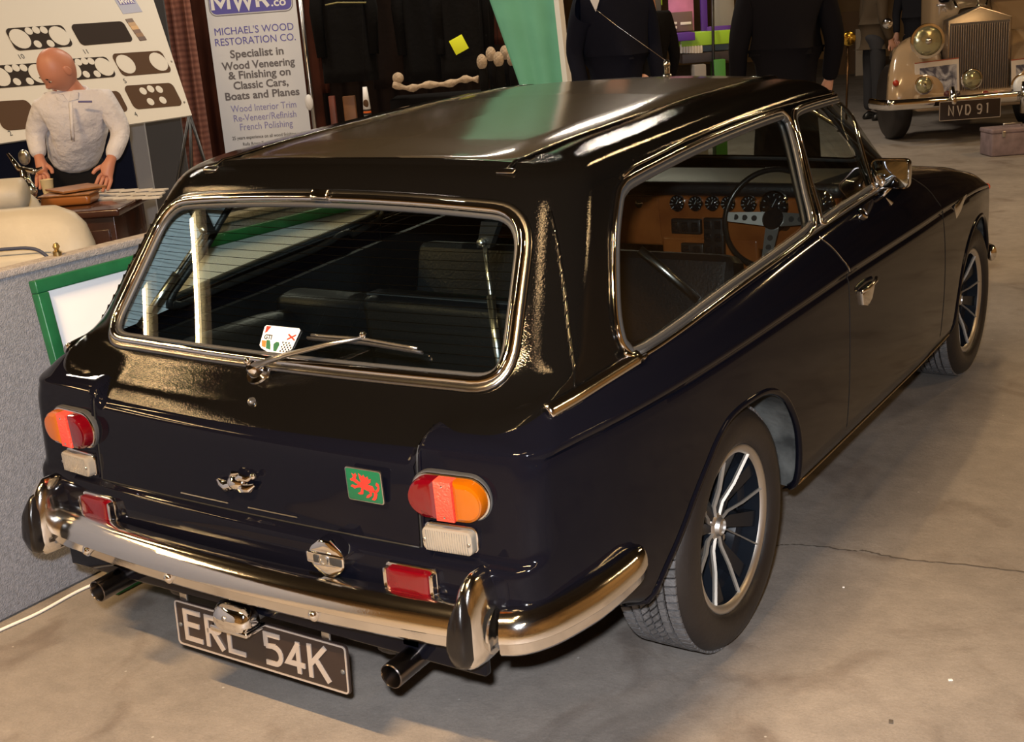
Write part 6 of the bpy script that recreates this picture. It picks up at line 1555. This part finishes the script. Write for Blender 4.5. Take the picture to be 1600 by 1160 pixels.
# wings: swept half barrels
for q in (-1, 1):
    xL = L3(1380, 110).x - gc; xc = gc + q * abs(xL) * .67; hw_ = abs(xL) * .29
    rings = []
    for t in range(0, 15):
        a = math.radians(0 + 112 * t / 14); rr_ = .50; yy = .42 - rr_ * math.cos(a) * .95; zz_ = .36 + rr_ * math.sin(a) * 1.0
        sc_ = 1 - .40 * (t / 11) ** 2
        ring = []
        for k in range(13):
            b = math.pi * k / 12 ; u = math.cos(b); out_ = math.sin(b) ** .6 * .10
            ring.append(Vector((xc - q * hw_ * .62 * (t / 11) ** 2.2 + hw_ * u * sc_, yy - math.cos(a) * out_, zz_ + math.sin(a) * out_)))
        rings.append(ring)
    rings.append([Vector((p.x * .9 + gc * .1, p.y + .9, p.z - .12)) for p in rings[-1]])
    V, Fc = loft(rings, False, False); o = mesh('wing', V, Fc, CRM, vc, True, 70); md = o.modifiers.new('s', 'SOLIDIFY'); md.thickness = .02
    V, Fc = box(.35, .5, .55, .08, TR((gc + q * .42, .55, .60)), 3); mesh('inner_wing', V, Fc, CRM, vc)
    # tyre
    tx = gc + q * abs(L3(1413, 200).x - gc)
    V, Fc = lathe([(.20, -.085), (.33, -.085), (.36, -.06), (.365, 0), (.36, .06), (.33, .085), (.20, .085)], 36, TR((tx, .34, .366), (0, math.radians(90), 0))); ty = mesh('front_wheel', V, Fc, TYRE, vc, True, 50)
    V, Fc = lathe([(.20, -.06), (.05, -.03), (0, -.03)], 24, TR((tx, .34, .366), (0, math.radians(90 * q), 0))); mesh('wheel_disc', V, Fc, CRM, ty)
    # headlamp
    def lampat(px, py, r_, dd, nm, glass):
        c_ = L3(px, py, dd); 
        if q > 0: c_ = Vector((2 * gc - c_.x, c_.y, c_.z))
        M = TR(c_, (math.radians(90), 0, 0)); rings_ = [(r_ * .15, -.16), (r_ * .6, -.13), (r_ * .92, -.06), (r_, 0), (r_ * 1.04, .006), (r_ * 1.02, .016), (r_ * .93, .018)]
        V, Fc = lathe(rings_, 28, M); l_ = mesh(nm, V, Fc, CHROME, vc, True, 50)
        V, Fc = lathe([(r_ * .93, .014), (r_ * .7, .030), (r_ * .35, .040), (0, .043)], 28, M); mesh('lamp_lens', V, Fc, glass, l_)
        mb = MB(); mb.add(*ball(r_ * .22, M @ TR((0, 0, .03)))); mb.build('bulb', CHROME, l_)
        return c_
    hc = lampat(1449, 64, .155, -.2, 'headlamp', LAMPG)
    V, Fc = tube([hc + Vector((0, .1, -.1)), (hc.x - q * .06, .35, .62)], .03, n=8); mesh('lamp_stalk', V, Fc, CHROME, vc)
    lampat(1443, 133, .085, -.35, 'spot_lamp', LAMPG)
    V, Fc = ball(.05, TR((L3(1401, 37, 0).x if q < 0 else 2 * gc - L3(1401, 37, 0).x, .3, L3(1401, 37, 0).z))); mesh('side_mirror', V, Fc, CHROME, vc)
    xx_ = L3(1394, 129).x if q < 0 else 2 * gc - L3(1394, 129).x
    V, Fc = ball(.030, TR((xx_, -.12, L3(1394, 129).z))); mesh('red_side_lamp', V, Fc, mat('dull_red_lamp', (.35, .03, .01), .3), vc)
    xx_ = L3(1463, 160).x if q < 0 else L3(1570, 160).x
    V, Fc = tube([(xx_, -.44, L3(1463, 186, -.45).z), (xx_, -.47, L3(1463, 160, -.45).z), (xx_, -.43, L3(1463, 138, -.45).z)], [.025, .04, .022], n=12); mesh('overrider', V, Fc, CHROME, vc)
c_ = L3(1518, 124, -.35); M = TR(c_, (math.radians(90), 0, 0)); V, Fc = lathe([(.03, -.1), (.08, -.04), (.098, 0), (.10, .01), (.09, .014)], 28, M); l_ = mesh('centre_spot_lamp', V, Fc, CHROME, vc, True, 50)
V, Fc = lathe([(.09, .012), (.06, .03), (0, .036)], 28, M); mesh('lamp_lens', V, Fc, LAMPG, l_)
c_ = L3(1597, 133, -.35); M = TR(c_, (math.radians(90), 0, 0)); V, Fc = lathe([(.03, -.1), (.08, -.04), (.105, 0), (.108, .01), (.095, .014)], 28, M); l_ = mesh('white_spot_lamp', V, Fc, CHROME, vc, True, 50)
V, Fc = lathe([(.095, .012), (.06, .03), (0, .036)], 28, M); mesh('lamp_lens', V, Fc, mat('frosted_lens', (.75, .78, .8), .2), l_)
bz = L3(1420, 163, -.4).z; bx0 = L3(1376, 165, -.4).x; bx1 = 2 * gc - bx0
V, Fc = tube(catmull([(bx0, .0 - .05, bz), (bx0 + .06, -.32, bz), (bx0 + .25, -.39, bz), (gc, -.41, bz), (bx1 - .25, -.39, bz), (bx1 - .06, -.32, bz), (bx1, -.05, bz)], 8), .022, n=12, h=.050); mesh('front_bumper', V, Fc, CHROME, vc)
V, Fc = box(1.3, .5, .16, .04, TR((gc, .0, L3(1500, 150).z - .02)), 3); mesh('front_apron', V, Fc, CRM, vc)
for i, px in enumerate((1480, 1495, 1540, 1556)):
    c_ = L3(px, 147, -.35); V, Fc = ball(.032, TR(c_)); mesh('club_badge', V, Fc, mat('badge_%d' % i, ((.08, .02, .02), (.05, .04, .04), (.2, .03, .02), (.45, .2, .15))[i], .3), vc)
pa = L3(1468, 158, -.5); pb = L3(1563, 184, -.5); pw = pb.x - pa.x; ph = abs(pa.z - pb.z) * .92; pc = Vector(((pa.x + pb.x) / 2, pa.y, (pa.z + pb.z) / 2))
PM = Matrix(((1, 0, 0, pc.x), (0, 0, -1, pc.y), (0, 1, 0, pc.z), (0, 0, 0, 1)))
V, Fc = prism(rrect(pw, ph, .01), .01, .002, PM @ TR((0, 0, -.01))); pl2 = mesh('number_plate', V, Fc, PLATEB, vc, True, 40)
V, Fc = frame_ring(pw, ph, .01, .005, .002, PM); mesh('plate_border', V, Fc, PLATES, pl2, False)
h3 = .085 / 2
def letter(P, x): return stroke([(a * .9 + x, b) for a, b in P], .012, .003, PM)
mb = MB(); S9 = .085
glyphs = {'N': [[(0, -h3), (0, h3), (.045, -h3), (.045, h3)]], 'V': [[(0, h3), (.025, -h3), (.05, h3)]], 'D': [[(0, -h3), (.02, -h3)] + arc(.02, 0, .026, h3, -90, 90, 8) + [(0, h3), (0, -h3)]],
          '9': [[(.045, .01)] + arc(.023, .018, .022, .024, 0, 360, 12), [(.045, .02), (.043, -.02), (.030, -h3), (.004, -h3 + .004)]], '1': [[(.01, h3 - .004), (.022, h3), (.022, -h3)]]}
x = -.195
for ch, adv in (('N', .078), ('V', .078), ('D', .105), ('9', .075), ('1', .05)):
    mb = MB()
    for P in glyphs[ch]:
        s_ = letter(P, x); mb.add(s_.V, s_.F)
    mb.build('plate_letter', PLATES, pl2, smooth=False); x += adv
# framed photographs propped on the cream car
def bwphoto():
    m = mat('grey_photograph', (.3, .3, .33), .4); nt = m.node_tree; b = nt.nodes['Principled BSDF']; n = nt.nodes.new('ShaderNodeTexNoise'); n.inputs['Scale'].default_value = 7; n.inputs['Detail'].default_value = 5; n.inputs['Distortion'].default_value = 1.5
    tc = nt.nodes.new('ShaderNodeTexCoord'); r_ = nt.nodes.new('ShaderNodeValToRGB'); r_.color_ramp.elements[0].position = .42; r_.color_ramp.elements[1].position = .6; r_.color_ramp.elements[0].color = (.06, .06, .09, 1); r_.color_ramp.elements[1].color = (.42, .42, .46, 1)
    nt.links.new(tc.outputs['Object'], n.inputs['Vector']); nt.links.new(n.outputs['Fac'], r_.inputs[0]); nt.links.new(r_.outputs[0], b.inputs['Base Color']); return m
BWP = bwphoto()
def photo(px0, py0, px1, py1, lab, d=11.75, tilt=.05):
    a = at(px0, py0, d); b = at(px1, py1, d); c_ = (a + b) / 2; e = empty('framed_photograph', c_, math.atan2(RH.y, RH.x), lab, 'picture')
    w_ = (b - a).dot(RH); h_ = abs(a.z - b.z); Mx = Euler((math.radians(90), 0, 0)).to_matrix().to_4x4() @ Matrix.Rotation(tilt, 4, 'Z')
    V, Fc = prism(rrect(w_, h_, .004), .012, .002, Mx); mesh('mount', V, Fc, mat('mount_white', (.58, .52, .46), .5), e, False)
    V, Fc = box(w_ * .84, h_ * .76, .002, 0, Mx @ TR((.01, -.01, .013))); mesh('print', V, Fc, BWP, e, False)
    V, Fc = box(w_, .010, .014, .001, Mx @ TR((0, h_ / 2, .006))); mesh('top_edge', V, Fc, mat('edge_red', (.3, .07, .03), .5), e, False)
photo(1428, 97, 1500, 150, 'black and white photograph in a pale mount propped beside the grille\'s foot')
photo(1578, 92, 1650, 146, 'framed photograph propped on the cream car at the frame\'s edge')
# --- metal tool box on the floor
q = onto(1572, 244, 0.0); tb_ = empty('tool_box', (q.x, q.y, 0), math.atan2(RH.y, RH.x) + .05, 'dull mauve metal box on the concrete floor in front of the cream car', 'box')
q2 = onto(1550, 246, 0); w_ = .46
MAUV = mat('mauve_metal', (.20, .15, .16), .55, var=.2, vscale=12)
V, Fc = box(w_, .25, .20, .012, TR((w_ / 2 - .13, .12, .102))); mesh('box_body', V, Fc, MAUV, tb_)
V, Fc = box(w_ + .012, .262, .04, .012, TR((w_ / 2 - .13, .12, .215))); mesh('box_lid', V, Fc, MAUV, tb_)
V, Fc = tube([(.02, .12, .23), (.02, .12, .26), (.18, .12, .26), (.18, .12, .23)], .008, n=8); mesh('handle', V, Fc, STEEL, tb_)
for u in (-.03, .20):
    V, Fc = box(.03, .012, .05, .003, TR((u, -.008, .19))); mesh('catch', V, Fc, STEEL, tb_)
# --- brass lamp of a parked old car between the people, and a pale panel
q = at(1326, 60, 13.0); bl_ = empty('brass_lamp_stand', (q.x, q.y, 0), math.atan2(RH.y, RH.x), 'small brass lamp on a thin stand between the two standing groups', 'lamp')
V, Fc = lathe([(.02, -.08), (.06, -.03), (.075, 0), (.06, .01)], 20, TR((0, 0, q.z), (math.radians(90), 0, 0))); mesh('brass_lamp', V, Fc, mat('brass', (.75, .50, .10), .15, 1.0), bl_, True, 40)
V, Fc = ball(.04, TR((-.10, 0, q.z - .06))); mesh('chrome_ball', V, Fc, CHROME, bl_)
V, Fc = tube([(0, .02, q.z - .04), (-.02, .02, .02)], .012, n=8); mesh('pole', V, Fc, mat('bronze', (.14, .08, .04), .3, 1), bl_)
V, Fc = lathe([(.12, .002), (.12, .012), (.02, .025)], 20); mesh('foot', V, Fc, INT, bl_)
panel(1336, 45, 1358, 104, 21, 'exhibition_screen', 'pale narrow screen standing left of the person in a brown jacket', 'screen', mat('pale_beige', (.45, .40, .33), .7), .04)
panel(1290, 20, 1345, 100, 21.5, 'brown_screen', 'low brown screen at the far end of the hall', 'screen', mat('brown_screen', (.14, .085, .045), .8), .04)
# --- a crack in the concrete and a scrap of paper
flo = bpy.data.objects['floor']
P = [onto(px, py, .0012) for px, py in ((1212, 853), (1240, 851), (1290, 855), (1330, 861), (1352, 860), (1380, 868), (1450, 878), (1510, 882), (1600, 894), (1690, 903))]
V = []; Fc = []
for i, p in enumerate(catmull(P, 8)):
    w_ = .0035 * (.6 + .6 * abs(math.sin(i * 1.7))); q_ = Vector((rnd.uniform(-.004, .004), rnd.uniform(-.004, .004), 0)); V += [p + q_ + Vector((w_ / 2, w_, 0)), p + q_ - Vector((w_ / 2, w_, 0))]
Fc = [(2 * i, 2 * i + 1, 2 * i + 3, 2 * i + 2) for i in range(len(V) // 2 - 1)]
mesh('floor_crack', V, Fc, mat('crack_dark', (.09, .075, .06), .9), flo, False)
for px, py, r_, m_ in ((1485, 1063, .007, 'white_print'), (1392, 1128, .009, 'crack_dark'), (1318, 918, .004, 'white_print')):
    q_ = onto(px, py, .002); V, Fc = box(r_, r_ * 1.4, .003, .0005, TR(q_, (0, 0, px))); 
    tag(mesh('paper_scrap' if m_ == 'white_print' else 'dirt_fleck', V, Fc, bpy.data.materials[m_], None), {1485: 'tiny white paper scrap on the floor right of the rear wheel, the larger one', 1392: 'small dark fleck on the floor below the crack', 1318: 'tiny white paper scrap on the floor nearest the rear tyre'}[px], 'litter')
